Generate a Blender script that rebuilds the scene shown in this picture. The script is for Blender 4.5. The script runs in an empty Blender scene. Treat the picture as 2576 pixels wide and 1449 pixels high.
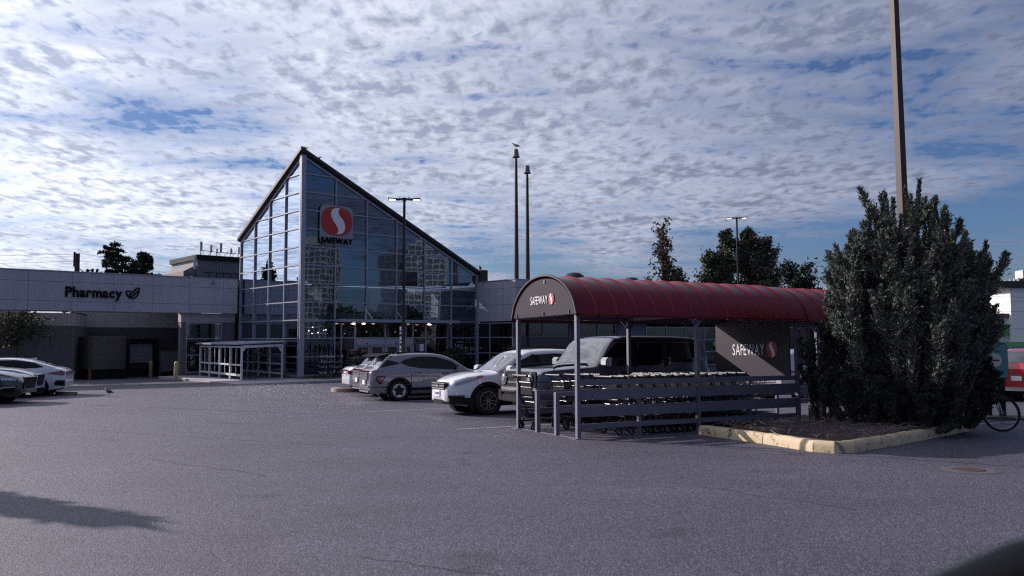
import bpy, math, random
import numpy as np
from mathutils import Matrix, Vector
from math import sin, cos, tan, pi, radians, atan, atan2, sqrt

rnd = random.Random(7)
nrg = np.random.default_rng(11)
S = bpy.context.scene
COL = S.collection

# ------------------------------------------------------------------ camera
SLOPE = 0.018                      # the car park falls gently towards the store
TILT = atan(SLOPE)
EYE = 1.58
PITCH = atan((850 - 724.5) / 2030)
cam_d = bpy.data.cameras.new('camera')
cam = bpy.data.objects.new('camera', cam_d); COL.objects.link(cam)
cam_d.sensor_width = 36.0
cam_d.lens = 36 * 2030 / 2576
cam_d.clip_start = 0.05
cam_d.clip_end = 20000
cam.matrix_world = Matrix.Translation((0, 0, EYE)) @ Matrix.Rotation(pi / 2 + PITCH, 4, 'X') @ Matrix.Rotation(radians(-0.2), 4, 'Z')
cam_d.dof.use_dof = True
cam_d.dof.focus_distance = 26.0
cam_d.dof.aperture_fstop = 2.0
S.camera = cam

# ------------------------------------------------------------------ light
SUN_EL = radians(23.0)
SUN_H = Vector((-0.883, 0.469)).normalized()          # horizontal direction towards the sun
SUN_V = Vector((SUN_H.x * cos(SUN_EL), SUN_H.y * cos(SUN_EL), sin(SUN_EL)))
sun_d = bpy.data.lights.new('sun', 'SUN')
sun_d.energy = 5.0
sun_d.angle = radians(0.6)
sun_d.color = (1.0, 0.89, 0.86)
sun = bpy.data.objects.new('sun', sun_d); COL.objects.link(sun)
sun.rotation_euler = SUN_V.to_track_quat('Z', 'Y').to_euler()
sun.location = (-60, 30, 60)

W = bpy.data.worlds.new('World'); S.world = W; W.use_nodes = True
nt = W.node_tree; N = nt.nodes; LK = nt.links
N.clear()


def nd(tree, typ, **kw):
    n = tree.nodes.new(typ)
    for k, v in kw.items():
        if k == 'inp':
            for kk, vv in v.items():
                n.inputs[kk].default_value = vv
        else:
            setattr(n, k, v)
    return n


def mth(tree, op, a, b=None, c=None, clamp=False):
    n = tree.nodes.new('ShaderNodeMath'); n.operation = op; n.use_clamp = clamp
    for i, v in enumerate((a, b, c)):
        if v is None: continue
        if isinstance(v, (int, float)): n.inputs[i].default_value = v
        else: tree.links.new(v, n.inputs[i])
    return n.outputs[0]


def mixc(tree, fac, a, b, blend='MIX'):
    n = tree.nodes.new('ShaderNodeMix'); n.data_type = 'RGBA'; n.blend_type = blend
    for i, v in ((0, fac), (6, a), (7, b)):
        if isinstance(v, (int, float)): n.inputs[i].default_value = v
        elif isinstance(v, tuple): n.inputs[i].default_value = (*v[:3], 1)
        else: tree.links.new(v, n.inputs[i])
    return n.outputs[2]


def ramp(tree, fac, stops):
    n = tree.nodes.new('ShaderNodeValToRGB')
    e = n.color_ramp.elements
    while len(e) < len(stops): e.new(0.5)
    for i, (p, c) in enumerate(stops):
        e[i].position = p; e[i].color = (*c[:3], 1) if isinstance(c, tuple) else (c, c, c, 1)
    tree.links.new(fac, n.inputs[0])
    return n.outputs[0]


def noise(tree, vec, scale, detail=4, rough=0.55, dist=0.0):
    n = nd(tree, 'ShaderNodeTexNoise', inp={'Scale': scale, 'Detail': detail, 'Roughness': rough, 'Distortion': dist})
    if vec is not None: tree.links.new(vec, n.inputs['Vector'])
    return n.outputs['Fac']


sky = nd(nt, 'ShaderNodeTexSky', sky_type='NISHITA', sun_disc=False)
sky.sun_elevation = SUN_EL
sky.sun_rotation = atan2(SUN_H.x, SUN_H.y)
sky.air_density = 1.0; sky.dust_density = 0.6; sky.ozone_density = 2.5
tc = nd(nt, 'ShaderNodeTexCoord')
sep = nd(nt, 'ShaderNodeSeparateXYZ'); LK.new(tc.outputs['Generated'], sep.inputs[0])
zc = mth(nt, 'MAXIMUM', sep.outputs['Z'], 0.0)
den = mth(nt, 'ADD', zc, 0.055)
px = mth(nt, 'DIVIDE', sep.outputs['X'], den)
py = mth(nt, 'DIVIDE', sep.outputs['Y'], den)
cmb = nd(nt, 'ShaderNodeCombineXYZ'); LK.new(px, cmb.inputs[0]); LK.new(py, cmb.inputs[1])
P0 = cmb.outputs[0]
mp = nd(nt, 'ShaderNodeMapping'); LK.new(P0, mp.inputs[0])
mp.inputs['Rotation'].default_value = (0, 0, radians(-24)); mp.inputs['Scale'].default_value = (1.0, 0.62, 1); mp.inputs['Location'].default_value = (3.1, 1.7, 0)
big = noise(nt, mp.outputs[0], 0.42, 3, 0.5, 0.3)
mp2 = nd(nt, 'ShaderNodeMapping'); LK.new(P0, mp2.inputs[0])
mp2.inputs['Rotation'].default_value = (0, 0, radians(20)); mp2.inputs['Scale'].default_value = (1.0, 0.60, 1)
cell = noise(nt, mp2.outputs[0], 14.0, 6, 0.60, 0.25)
mp3 = nd(nt, 'ShaderNodeMapping'); LK.new(P0, mp3.inputs[0])
mp3.inputs['Rotation'].default_value = (0, 0, radians(14)); mp3.inputs['Scale'].default_value = (0.55, 1.0, 1); mp3.inputs['Location'].default_value = (0.4, 2.2, 0)
mid = noise(nt, mp3.outputs[0], 2.6, 6, 0.58, 0.35)
dsum = mth(nt, 'ADD', mth(nt, 'MULTIPLY', big, 1.05), mth(nt, 'ADD', mth(nt, 'MULTIPLY', cell, 0.42), mth(nt, 'MULTIPLY', mid, 0.72)))
sdot = nd(nt, 'ShaderNodeVectorMath', operation='DOT_PRODUCT')
LK.new(tc.outputs['Generated'], sdot.inputs[0]); sdot.inputs[1].default_value = SUN_V
near = mth(nt, 'MULTIPLY_ADD', sdot.outputs['Value'], 0.5, 0.5)            # 0 away from the sun .. 1 at the sun
near2 = mth(nt, 'POWER', near, 3.7)
dsum = mth(nt, 'ADD', dsum, mth(nt, 'MULTIPLY', near2, 0.30))
dsum = mth(nt, 'ADD', dsum, mth(nt, 'MULTIPLY', mth(nt, 'SUBTRACT', mth(nt, 'MINIMUM', zc, 0.40), 0.20), 0.55))
dens = ramp(nt, mth(nt, 'SUBTRACT', dsum, 0.655), [(0.38, 0.03), (0.46, 0.40), (0.55, 0.88), (0.66, 1.0)])
thick = ramp(nt, mth(nt, 'SUBTRACT', mth(nt, 'ADD', mth(nt, 'MULTIPLY', cell, 1.05), mth(nt, 'MULTIPLY', mid, 0.75)), 0.45), [(0.33, 1.0), (0.62, 0.0)])
shade_c = mixc(nt, near2, (2.0, 2.4, 4.0), (9.8, 11.0, 14.2))
light_c = mixc(nt, near2, (3.7, 4.3, 6.4), (24.5, 25.0, 27.0))
cloud_c = mixc(nt, thick, shade_c, light_c)
blue = mixc(nt, 1.0, sky.outputs[0], (0.66, 0.86, 1.28), 'MULTIPLY')
skyc = mixc(nt, dens, blue, cloud_c)
hz = mth(nt, 'POWER', mth(nt, 'SUBTRACT', 1.0, mth(nt, 'MINIMUM', mth(nt, 'MULTIPLY', zc, 6.5), 1.0)), 2.0)
hzc = mixc(nt, near2, (2.2, 2.8, 4.2), (13.0, 13.8, 15.5))
skyc = mixc(nt, mth(nt, 'MULTIPLY', hz, 0.6), skyc, hzc)
bg = nd(nt, 'ShaderNodeBackground'); bg.inputs['Strength'].default_value = 0.052
LK.new(skyc, bg.inputs[0])
wo = nd(nt, 'ShaderNodeOutputWorld'); LK.new(bg.outputs[0], wo.inputs[0])

S.view_settings.view_transform = 'Standard'
S.view_settings.look = 'None'
S.view_settings.exposure = 0.28
S.view_settings.gamma = 1.0
S.cycles.use_denoising = False
S.cycles.filter_width = 1.2
S.cycles.max_bounces = 7
S.cycles.transparent_max_bounces = 24
S.cycles.diffuse_bounces = 3
S.cycles.glossy_bounces = 4
S.cycles.sample_clamp_indirect = 4.0


# ================================================================== materials
MATS = {}


def mat(name, col, rough=0.6, metal=0.0, coat=0.0, var=0.12, vs=3.0, bump=0.0, bs=40.0, spec=0.5, emit=None, stren=0.0, fine=0.0, streak=0.0):
    if name in MATS: return MATS[name]
    m = bpy.data.materials.new(name); m.use_nodes = True
    t = m.node_tree; b = t.nodes['Principled BSDF']
    b.inputs['Roughness'].default_value = rough; b.inputs['Metallic'].default_value = metal
    b.inputs['Coat Weight'].default_value = coat; b.inputs['Coat Roughness'].default_value = 0.06
    b.inputs['Specular IOR Level'].default_value = spec
    g = nd(t, 'ShaderNodeNewGeometry')
    f = noise(t, g.outputs['Position'], vs, 5, 0.6)
    fac = mth(t, 'MULTIPLY_ADD', f, 2 * var, 1 - var)
    if fine:
        f2 = noise(t, g.outputs['Position'], bs, 3, 0.6)
        fac = mth(t, 'MULTIPLY', fac, mth(t, 'MULTIPLY_ADD', f2, 2 * fine, 1 - fine))
    if streak:
        mpg = nd(t, 'ShaderNodeMapping'); t.links.new(g.outputs['Position'], mpg.inputs[0]); mpg.inputs['Scale'].default_value = (1, 1, 0.07)
        fac = mth(t, 'MULTIPLY', fac, mth(t, 'MULTIPLY_ADD', noise(t, mpg.outputs[0], 3.5, 5, 0.7), 2 * streak, 1 - streak))
    cc = nd(t, 'ShaderNodeCombineColor')
    for i in range(3): t.links.new(mth(t, 'MULTIPLY', fac, col[i]), cc.inputs[i])
    t.links.new(cc.outputs[0], b.inputs['Base Color'])
    if bump:
        bn = nd(t, 'ShaderNodeBump', inp={'Strength': bump, 'Distance': 0.02})
        t.links.new(noise(t, g.outputs['Position'], bs, 4, 0.6), bn.inputs['Height'])
        t.links.new(bn.outputs[0], b.inputs['Normal'])
    if emit:
        b.inputs['Emission Color'].default_value = (*emit, 1); b.inputs['Emission Strength'].default_value = stren
    MATS[name] = m
    return m


def glass(name, tint, base=0.06, wob=0.0, rough=0.0, refl=(1, 1, 1)):
    """window glass: clear tinted body, mirror reflection by Fresnel, slightly wavy"""
    if name in MATS: return MATS[name]
    m = bpy.data.materials.new(name); m.use_nodes = True
    t = m.node_tree; t.nodes.clear()
    tr = nd(t, 'ShaderNodeBsdfTransparent'); tr.inputs[0].default_value = (*tint, 1)
    gl = nd(t, 'ShaderNodeBsdfGlossy'); gl.inputs['Roughness'].default_value = rough; gl.inputs[0].default_value = (*refl, 1)
    fr = nd(t, 'ShaderNodeFresnel', inp={'IOR': 1.52})
    if wob:
        g = nd(t, 'ShaderNodeNewGeometry')
        bn = nd(t, 'ShaderNodeBump', inp={'Strength': 1.0, 'Distance': wob})
        t.links.new(noise(t, g.outputs['Position'], 1.1, 2, 0.5), bn.inputs['Height'])
        t.links.new(bn.outputs[0], gl.inputs['Normal'])
    mx = nd(t, 'ShaderNodeMixShader')
    t.links.new(mth(t, 'ADD', fr.outputs[0], base, clamp=True), mx.inputs[0])
    t.links.new(tr.outputs[0], mx.inputs[1]); t.links.new(gl.outputs[0], mx.inputs[2])
    o = nd(t, 'ShaderNodeOutputMaterial'); t.links.new(mx.outputs[0], o.inputs[0])
    MATS[name] = m
    return m


def paint(name, col, metal=0.0, rough=0.35):
    return mat(name, col, rough, metal, 1.0, 0.05, 2.0)


def asphalt_mat():
    m = bpy.data.materials.new('asphalt'); m.use_nodes = True
    t = m.node_tree; b = t.nodes['Principled BSDF']
    g = nd(t, 'ShaderNodeNewGeometry'); P = g.outputs['Position']
    v = nd(t, 'ShaderNodeTexVoronoi', inp={'Scale': 95.0}); t.links.new(P, v.inputs['Vector'])
    sp = nd(t, 'ShaderNodeSeparateColor'); t.links.new(v.outputs['Color'], sp.inputs[0])
    stone = ramp(t, sp.outputs[0], [(0.0, 0.42), (0.45, 0.8), (0.75, 1.3), (0.93, 1.9), (1.0, 2.9)])
    st = nd(t, 'ShaderNodeSeparateColor'); t.links.new(stone, st.inputs[0])
    fine = mth(t, 'MULTIPLY_ADD', noise(t, P, 38, 5, 0.75), 0.8, 0.6)
    big_ = mth(t, 'MULTIPLY_ADD', noise(t, P, 0.3, 5, 0.62, 0.5), 0.8, 0.60)
    mpn = nd(t, 'ShaderNodeMapping'); t.links.new(P, mpn.inputs[0]); mpn.inputs['Rotation'].default_value = (0, 0, radians(-20)); mpn.inputs['Scale'].default_value = (0.18, 1.2, 1)
    streak = mth(t, 'MULTIPLY_ADD', noise(t, mpn.outputs[0], 1.2, 4, 0.6), 0.36, 0.82)
    oil = ramp(t, noise(t, P, 0.9, 3, 0.5), [(0.26, 0.62), (0.36, 1.0)])
    os_ = nd(t, 'ShaderNodeSeparateColor'); t.links.new(oil, os_.inputs[0])
    f = mth(t, 'MULTIPLY', mth(t, 'MULTIPLY', st.outputs[0], fine), mth(t, 'MULTIPLY', mth(t, 'MULTIPLY', big_, streak), os_.outputs[0]))
    cc = nd(t, 'ShaderNodeCombineColor')
    for i, c in enumerate((0.075, 0.0715, 0.099)): t.links.new(mth(t, 'MULTIPLY', f, c), cc.inputs[i])
    t.links.new(cc.outputs[0], b.inputs['Base Color'])
    b.inputs['Roughness'].default_value = 0.62
    b.inputs['Specular IOR Level'].default_value = 0.35
    bn = nd(t, 'ShaderNodeBump', inp={'Strength': 0.8, 'Distance': 0.008})
    hgt = mth(t, 'ADD', mth(t, 'MULTIPLY', v.outputs['Distance'], -0.8), noise(t, P, 160, 3, 0.6))
    t.links.new(hgt, bn.inputs['Height']); t.links.new(bn.outputs[0], b.inputs['Normal'])
    return m


def kerb_mat():
    m = bpy.data.materials.new('yellow_kerb_paint'); m.use_nodes = True
    t = m.node_tree; b = t.nodes['Principled BSDF']
    g = nd(t, 'ShaderNodeNewGeometry'); P = g.outputs['Position']
    n1 = noise(t, P, 5.5, 7, 0.68, 0.5); n2 = noise(t, P, 1.6, 4, 0.6)
    msk = ramp(t, mth(t, 'ADD', n1, mth(t, 'MULTIPLY', n2, 0.35)), [(0.56, 1.0), (0.60, 0.0)])
    ms = nd(t, 'ShaderNodeSeparateColor'); t.links.new(msk, ms.inputs[0])
    yel = mixc(t, noise(t, P, 3.0, 5, 0.65), (0.40, 0.30, 0.17), (0.62, 0.51, 0.35))
    col = mixc(t, ms.outputs[0], yel, (0.17, 0.14, 0.14))
    t.links.new(col, b.inputs['Base Color']); b.inputs['Roughness'].default_value = 0.8
    bn = nd(t, 'ShaderNodeBump', inp={'Strength': 0.7, 'Distance': 0.02}); t.links.new(n1, bn.inputs['Height']); t.links.new(bn.outputs[0], b.inputs['Normal'])
    return m


def leafmat(name, c0, c1, trans=0.0, scale=2.5):
    m = bpy.data.materials.new(name); m.use_nodes = True
    t = m.node_tree; b = t.nodes['Principled BSDF']
    g = nd(t, 'ShaderNodeNewGeometry')
    n1 = noise(t, g.outputs['Position'], scale, 3, 0.6)
    f = mth(t, 'ADD', mth(t, 'MULTIPLY', g.outputs['Random Per Island'], 0.5), mth(t, 'MULTIPLY', n1, 0.6))
    t.links.new(ramp(t, f, [(0.25, c0), (0.85, c1)]), b.inputs['Base Color'])
    b.inputs['Roughness'].default_value = 0.75; b.inputs['Specular IOR Level'].default_value = 0.12
    if trans: b.inputs['Transmission Weight'].default_value = 0.0
    return m


A_ASPH = asphalt_mat()
M_KERB = kerb_mat()
M_CONC = mat('concrete', (0.34, 0.32, 0.34), 0.85, var=0.2, bump=0.3, bs=30, fine=0.15)
M_PANEL = mat('white_fascia_panel', (0.38, 0.37, 0.43), 0.55, var=0.08, vs=0.8, streak=0.22)
M_JOINT = mat('dark_joint', (0.03, 0.03, 0.035), 0.8)
M_CREAM = mat('cream_render', (0.38, 0.355, 0.38), 0.8, var=0.10, vs=1.2, bump=0.1, streak=0.25)
M_TAUPE = mat('taupe_render', (0.125, 0.112, 0.13), 0.85, var=0.10, vs=1.0, bump=0.1, streak=0.25)
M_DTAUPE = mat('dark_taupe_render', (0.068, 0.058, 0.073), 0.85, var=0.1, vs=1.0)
M_ALU = mat('white_aluminium', (0.29, 0.29, 0.35), 0.4, 0.15, var=0.06)
M_DARK = mat('black_metal', (0.018, 0.016, 0.018), 0.45, 0.3, var=0.2)
M_ROOFE = mat('dark_roof_edge', (0.032, 0.027, 0.03), 0.6, 0.2, var=0.2)
M_PLINTH = mat('grey_plinth', (0.10, 0.095, 0.11), 0.8, var=0.15)
M_INT = mat('interior_wall', (0.34, 0.35, 0.38), 0.8)
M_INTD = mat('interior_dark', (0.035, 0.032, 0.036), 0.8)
M_FLOOR = mat('interior_floor', (0.12, 0.115, 0.12), 0.35)
M_GALV = mat('galvanised_steel', (0.125, 0.12, 0.165), 0.55, 0.1, var=0.28, vs=5, bump=0.05, fine=0.2, streak=0.2)
M_RED = mat('red_shelter_sheet', (0.120, 0.003, 0.010), 0.25, 0.0, 0.0, var=0.22, vs=1.5, bump=0.06, bs=6, spec=0.25)
M_REDIN = mat('red_shelter_lining', (0.15, 0.012, 0.016), 0.6, var=0.2)
M_SIGNB = mat('brown_sign_board', (0.046, 0.039, 0.048), 0.5, 0.0, 0.0, var=0.14, vs=1.4, spec=0.2)
M_WHITE = mat('white_vinyl', (0.74, 0.73, 0.76), 0.5, var=0.04)
M_LOGOR = mat('red_logo_face', (0.42, 0.018, 0.014), 0.45, var=0.06)
M_PLATEG = mat('grey_backing_plate', (0.26, 0.26, 0.31), 0.5, var=0.05)
M_LETTER = mat('dark_sign_letter', (0.008, 0.006, 0.008), 0.5, var=0.1, spec=0.1)
M_YEL = mat('yellow_bollard_paint', (0.40, 0.32, 0.17), 0.6, var=0.15, vs=5)
M_CHROME = mat('chrome', (0.7, 0.7, 0.72), 0.12, 1.0, var=0.03)
M_STEEL = mat('cart_steel', (0.16, 0.16, 0.18), 0.42, 0.7, var=0.1)
M_PLAST = mat('black_plastic', (0.012, 0.011, 0.013), 0.4, var=0.15, spec=0.15)
M_RUB = mat('tyre_rubber', (0.012, 0.011, 0.013), 0.75, var=0.2, vs=8)
M_RIM = mat('alloy_rim', (0.40, 0.40, 0.44), 0.3, 0.8, var=0.05)
M_RIMW = mat('pale_wheel_cover', (0.52, 0.52, 0.58), 0.35, 0.1, var=0.04)
M_LENSR = mat('tail_lens', (0.16, 0.012, 0.016), 0.12, 0, 1.0, var=0.1)
M_LENSC = mat('headlamp_lens', (0.30, 0.30, 0.33), 0.1, 0.4, 1.0, var=0.25, vs=14)
M_AMB = mat('amber_lens', (0.40, 0.10, 0.02), 0.15, 0, 1.0)
M_CARGL = mat('dark_car_glass', (0.005, 0.005, 0.007), 0.03, 0.0, 0.0, spec=0.35, var=0.1)
M_WS = mat('windscreen_glass', (0.02, 0.02, 0.025), 0.03, 0.0, 1.0, spec=1.0, var=0.1)
M_TRUNK = mat('bark', (0.05, 0.038, 0.034), 0.9, var=0.3, vs=6, bump=0.6, bs=20)
M_MULCH = mat('mulch', (0.032, 0.025, 0.026), 0.95, var=0.5, vs=9, bump=0.8, bs=25)
M_TWIG = mat('dry_twig', (0.13, 0.10, 0.095), 0.9, var=0.4, vs=8)
M_LAMPON = mat('lit_led', (0.9, 0.9, 0.9), 0.5, emit=(1, 0.98, 0.95), stren=3.0)
M_WARM = mat('lit_warm_lamp', (0.9, 0.8, 0.7), 0.5, emit=(1, 0.80, 0.62), stren=2.4)
M_SPOT = mat('lit_white_lamp', (0.9, 0.9, 0.9), 0.5, emit=(1, 0.95, 0.9), stren=5.0)
G_HALL = glass('hall_glass', (0.55, 0.60, 0.66), 0.125, wob=0.0010, refl=(0.46, 0.54, 0.65))
G_DARK = glass('dark_store_glass', (0.20, 0.20, 0.22), 0.03, wob=0.006)
G_CLEAR = glass('clear_glass', (0.80, 0.82, 0.84), 0.02)
G_FROST = glass('blue_film_glass', (0.10, 0.115, 0.16), 0.03, wob=0.006)


# ================================================================== mesh helpers
class MB:
    def __init__(s): s.v = []; s.f = []

    def add(s, vs, fs):
        o = len(s.v); s.v += [tuple(p) for p in vs]; s.f += [tuple(i + o for i in f) for f in fs]; return s

    def box(s, x0, x1, y0, y1, z0, z1):
        return s.add([(x0, y0, z0), (x1, y0, z0), (x1, y1, z0), (x0, y1, z0), (x0, y0, z1), (x1, y0, z1), (x1, y1, z1), (x0, y1, z1)],
                     [(0, 3, 2, 1), (4, 5, 6, 7), (0, 1, 5, 4), (1, 2, 6, 5), (2, 3, 7, 6), (3, 0, 4, 7)])

    def beam(s, p, q, w, h=None, up=(0, 0, 1), w2=None, h2=None):
        h = w if h is None else h; w2 = w if w2 is None else w2; h2 = h if h2 is None else h2
        p = Vector(p); q = Vector(q); d = (q - p).normalized(); u = Vector(up)
        if abs(d.dot(u)) > 0.98: u = Vector((1, 0, 0))
        a = d.cross(u).normalized(); b = a.cross(d)
        vs = []
        for c, ww, hh in ((p, w, h), (q, w2, h2)):
            for sx, sz in ((-1, -1), (1, -1), (1, 1), (-1, 1)):
                vs.append(c + a * sx * ww / 2 + b * sz * hh / 2)
        return s.add(vs, [(0, 3, 2, 1), (4, 5, 6, 7), (0, 1, 5, 4), (1, 2, 6, 5), (2, 3, 7, 6), (3, 0, 4, 7)])

    def tube(s, pts, r, n=6, cap=True, closed=False):
        pts = [Vector(p) for p in pts]; k = len(pts); rr = r if isinstance(r, (list, tuple)) else [r] * k
        rings = []; ref = None
        for i, p in enumerate(pts):
            a = pts[(i - 1) % k] if (i > 0 or closed) else p
            b = pts[(i + 1) % k] if (i < k - 1 or closed) else p
            d = (b - a).normalized()
            if ref is None:
                ref = Vector((0, 0, 1)) if abs(d.z) < 0.9 else Vector((1, 0, 0))
            u = d.cross(ref).normalized(); w = u.cross(d).normalized(); ref = w
            rings.append([p + (u * cos(2 * pi * j / n) + w * sin(2 * pi * j / n)) * rr[i] for j in range(n)])
        vs = [v for R in rings for v in R]; fs = []
        for i in range(k if closed else k - 1):
            a = i * n; b = ((i + 1) % k) * n
            for j in range(n): fs.append((a + j, a + (j + 1) % n, b + (j + 1) % n, b + j))
        if cap and not closed:
            fs.append(tuple(range(n - 1, -1, -1))); fs.append(tuple(range((k - 1) * n, k * n)))
        return s.add(vs, fs)

    def lathe(s, prof, n=24, axis='z', c=(0, 0, 0)):
        vs = []; fs = []; k = len(prof)
        for j in range(n):
            a = 2 * pi * j / n
            for r, h in prof:
                x, y = r * cos(a), r * sin(a)
                p = (x, y, h) if axis == 'z' else ((x, h, y) if axis == 'y' else (h, x, y))
                vs.append((p[0] + c[0], p[1] + c[1], p[2] + c[2]))
        for j in range(n):
            b = ((j + 1) % n) * k; a = j * k
            for i in range(k - 1): fs.append((a + i, b + i, b + i + 1, a + i + 1))
        return s.add(vs, fs)

    def prism(s, pts, off):
        """polygon (list of 3-D points) pushed along off"""
        k = len(pts); o = Vector(off); P = [Vector(p) for p in pts]
        vs = P + [p + o for p in P]
        fs = [tuple(range(k - 1, -1, -1)), tuple(range(k, 2 * k))] + [(i, (i + 1) % k, k + (i + 1) % k, k + i) for i in range(k)]
        return s.add(vs, fs)

    def xf(s, m, start=0):
        s.v = s.v[:start] + [tuple(m @ Vector(p)) for p in s.v[start:]]; return s

    def mesh(s, smooth=False, ang=35):
        me = bpy.data.meshes.new('m'); me.from_pydata(s.v, [], s.f); me.validate(); me.update()
        if smooth:
            for p in me.polygons: p.use_smooth = True
            me.set_sharp_from_angle(angle=radians(ang))
        return me

    def build(s, name, m, parent=None, smooth=False, ang=35):
        return obj(name, s.mesh(smooth, ang), m, parent)


def obj(name, me, m, parent=None):
    if m is not None and not me.materials: me.materials.append(m)
    me.name = name
    o = bpy.data.objects.new(name, me); COL.objects.link(o)
    if parent is not None: o.parent = parent
    return o


def np_mesh(v, f):
    """v (n,3) array, f (m,k) array"""
    me = bpy.data.meshes.new('m'); k = f.shape[1]
    me.vertices.add(len(v)); me.vertices.foreach_set('co', np.asarray(v, np.float32).ravel())
    me.loops.add(f.size); me.loops.foreach_set('vertex_index', np.asarray(f, np.int32).ravel())
    me.polygons.add(len(f)); me.polygons.foreach_set('loop_start', np.arange(0, f.size, k, dtype=np.int32))
    me.update(calc_edges=True); me.validate()
    return me


def gz(y): return -SLOPE * min(y, 75.0)


def ground_m(x, y, yaw=0.0, z=0.0):
    return Matrix.Translation((x, y, gz(y) + z)) @ Matrix.Rotation(-TILT, 4, 'X') @ Matrix.Rotation(yaw, 4, 'Z')


def tag(o, label=None, cat=None, group=None, kind=None):
    if label: o['label'] = label
    if cat: o['category'] = cat
    if group: o['group'] = group
    if kind: o['kind'] = kind
    return o


def thing(name, label, cat, m=None, group=None):
    o = bpy.data.objects.new(name, None); COL.objects.link(o); o.empty_display_size = 0.2
    if m is not None: o.matrix_world = m
    return tag(o, label, cat, group)


def struct(name, mb, m, smooth=False):
    return tag(mb.build(name, m, None, smooth), kind='structure')


def copy_tree(root, m, label=None):
    r = root.copy(); COL.objects.link(r); r.matrix_world = m
    if label: r['label'] = label
    for ch in list(root.children):
        c = ch.copy(); COL.objects.link(c); c.parent = r
        for g in ch.children:
            d = g.copy(); COL.objects.link(d); d.parent = c
    return r


def text_mesh(ch, size, depth, bold=0.0):
    cu = bpy.data.curves.new('t', 'FONT'); cu.body = ch; cu.size = size; cu.extrude = depth / 2; cu.offset = bold; cu.resolution_u = 3
    o = bpy.data.objects.new('t', cu); COL.objects.link(o)
    bpy.context.view_layer.update()
    dg = bpy.context.evaluated_depsgraph_get()
    me = bpy.data.meshes.new_from_object(o.evaluated_get(dg))
    bpy.data.objects.remove(o); bpy.data.curves.remove(cu)
    return me


def word(txt, width, height, m4, material, parent, depth=0.03, bold=0.0, gap=0.08, name='letter', part=None):
    """letters one by one in the local XZ plane of m4, facing -Y; scaled so that the word is width wide and capitals height high"""
    mes = []; x = 0.0
    ref = text_mesh('H', 1.0, 0.02); H = max(v.co.y for v in ref.vertices)
    for ch in txt:
        me = text_mesh(ch, 1.0, 0.02, bold)
        xs = [v.co.x for v in me.vertices]; x0, x1 = min(xs), max(xs)
        mes.append((me, x - x0)); x += (x1 - x0) + gap * 1.0
    tot = x - gap
    sx = width / tot; sz = height / H
    for me, dx in mes:
        for v in me.vertices:
            co = v.co.copy()
            v.co = m4 @ Vector(((co.x + dx) * sx, -co.z / 0.01 * depth / 2, co.y * sz))
        me.materials.clear(); me.update()
        obj(name, me, material, parent)


def emblem(m4, w, h, parent, depth=0.04, red=None, white=None):
    """rounded red shield with the white S stroke; local XZ plane facing -Y, origin at its lower left"""
    red = red or M_LOGOR; white = white or M_WHITE
    pts = []
    for i in range(40):
        a = 2 * pi * i / 40; e = 2 / 2.45
        ca, sa = cos(a), sin(a)
        pts.append(m4 @ Vector((w / 2 + w / 2 * math.copysign(abs(ca) ** e, ca), 0, h / 2 + h / 2 * math.copysign(abs(sa) ** e, sa))))
    off = m4.to_3x3() @ Vector((0, -depth, 0))
    r = MB().prism(pts, off).build('emblem_shield', red, parent)
    Sx = [(1205, 731), (1150, 733), (1118, 752), (1104, 790), (1108, 835), (1128, 880), (1158, 925), (1180, 960), (1184, 985), (1178, 1008), (1163, 1026),
          (1200, 1027), (1232, 1012), (1252, 980), (1258, 935), (1250, 893), (1226, 852), (1198, 818), (1184, 790), (1183, 762), (1191, 742)]
    sp = [m4 @ Vector(((x - 1006) / 329 * w, -depth - 0.002, (1040 - y) / 320 * h)) for x, y in Sx]
    MB().prism(sp, off * 0.35).build('emblem_stroke', white, parent)


# ================================================================== setting
ys = [-40, -10, 0, 20, 40, 60, 75, 90, 200, 900, 9000]
mb = MB()
for i, y in enumerate(ys):
    for x in (-6000, -60, 0, 60, 6000): mb.v.append((x, y, gz(y)))
for i in range(len(ys) - 1):
    for j in range(4): mb.f.append((i * 5 + j, i * 5 + j + 1, i * 5 + 6 + j, i * 5 + 5 + j))
struct('ground', mb, A_ASPH)


def strip(mb, p, q, w, z=0.004):
    p = Vector((*p, 0)); q = Vector((*q, 0)); d = (q - p).normalized(); n = Vector((-d.y, d.x, 0)) * w / 2
    vs = [p - n, p + n, q + n, q - n]
    mb.add([(v.x, v.y, gz(v.y) + z) for v in vs], [(3, 2, 1, 0)])


M_LINE = mat('worn_road_paint', (0.30, 0.27, 0.25), 0.8, var=0.35, vs=7)
for (p, q) in [((-1.15, 16.8), (2.6, 18.8)), ((-5.2, 25.4), (-0.5, 28.6)), ((-3.9, 21.9), (-1.8, 23.2))]:
    m_ = MB(); strip(m_, p, q, 0.09); struct('parking_line', m_, M_LINE)
M_ASPH_LINE = mat('asphalt_line', (0.035, 0.032, 0.042), 0.7, var=0.3)  # seams, cracks and other thin dark lines on the asphalt


def wiggle(p, q, n, amp, w, name='asphalt_line'):
    m_ = MB(); prev = p
    for i in range(1, n + 1):
        t_ = i / n
        c = (p[0] + (q[0] - p[0]) * t_ + rnd.uniform(-amp, amp), p[1] + (q[1] - p[1]) * t_ + rnd.uniform(-amp, amp))
        strip(m_, prev, c, w * rnd.uniform(0.6, 1.3), 0.004 + 0.0005 * (i % 2)); prev = c
    struct(name, m_, M_ASPH_LINE)


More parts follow.
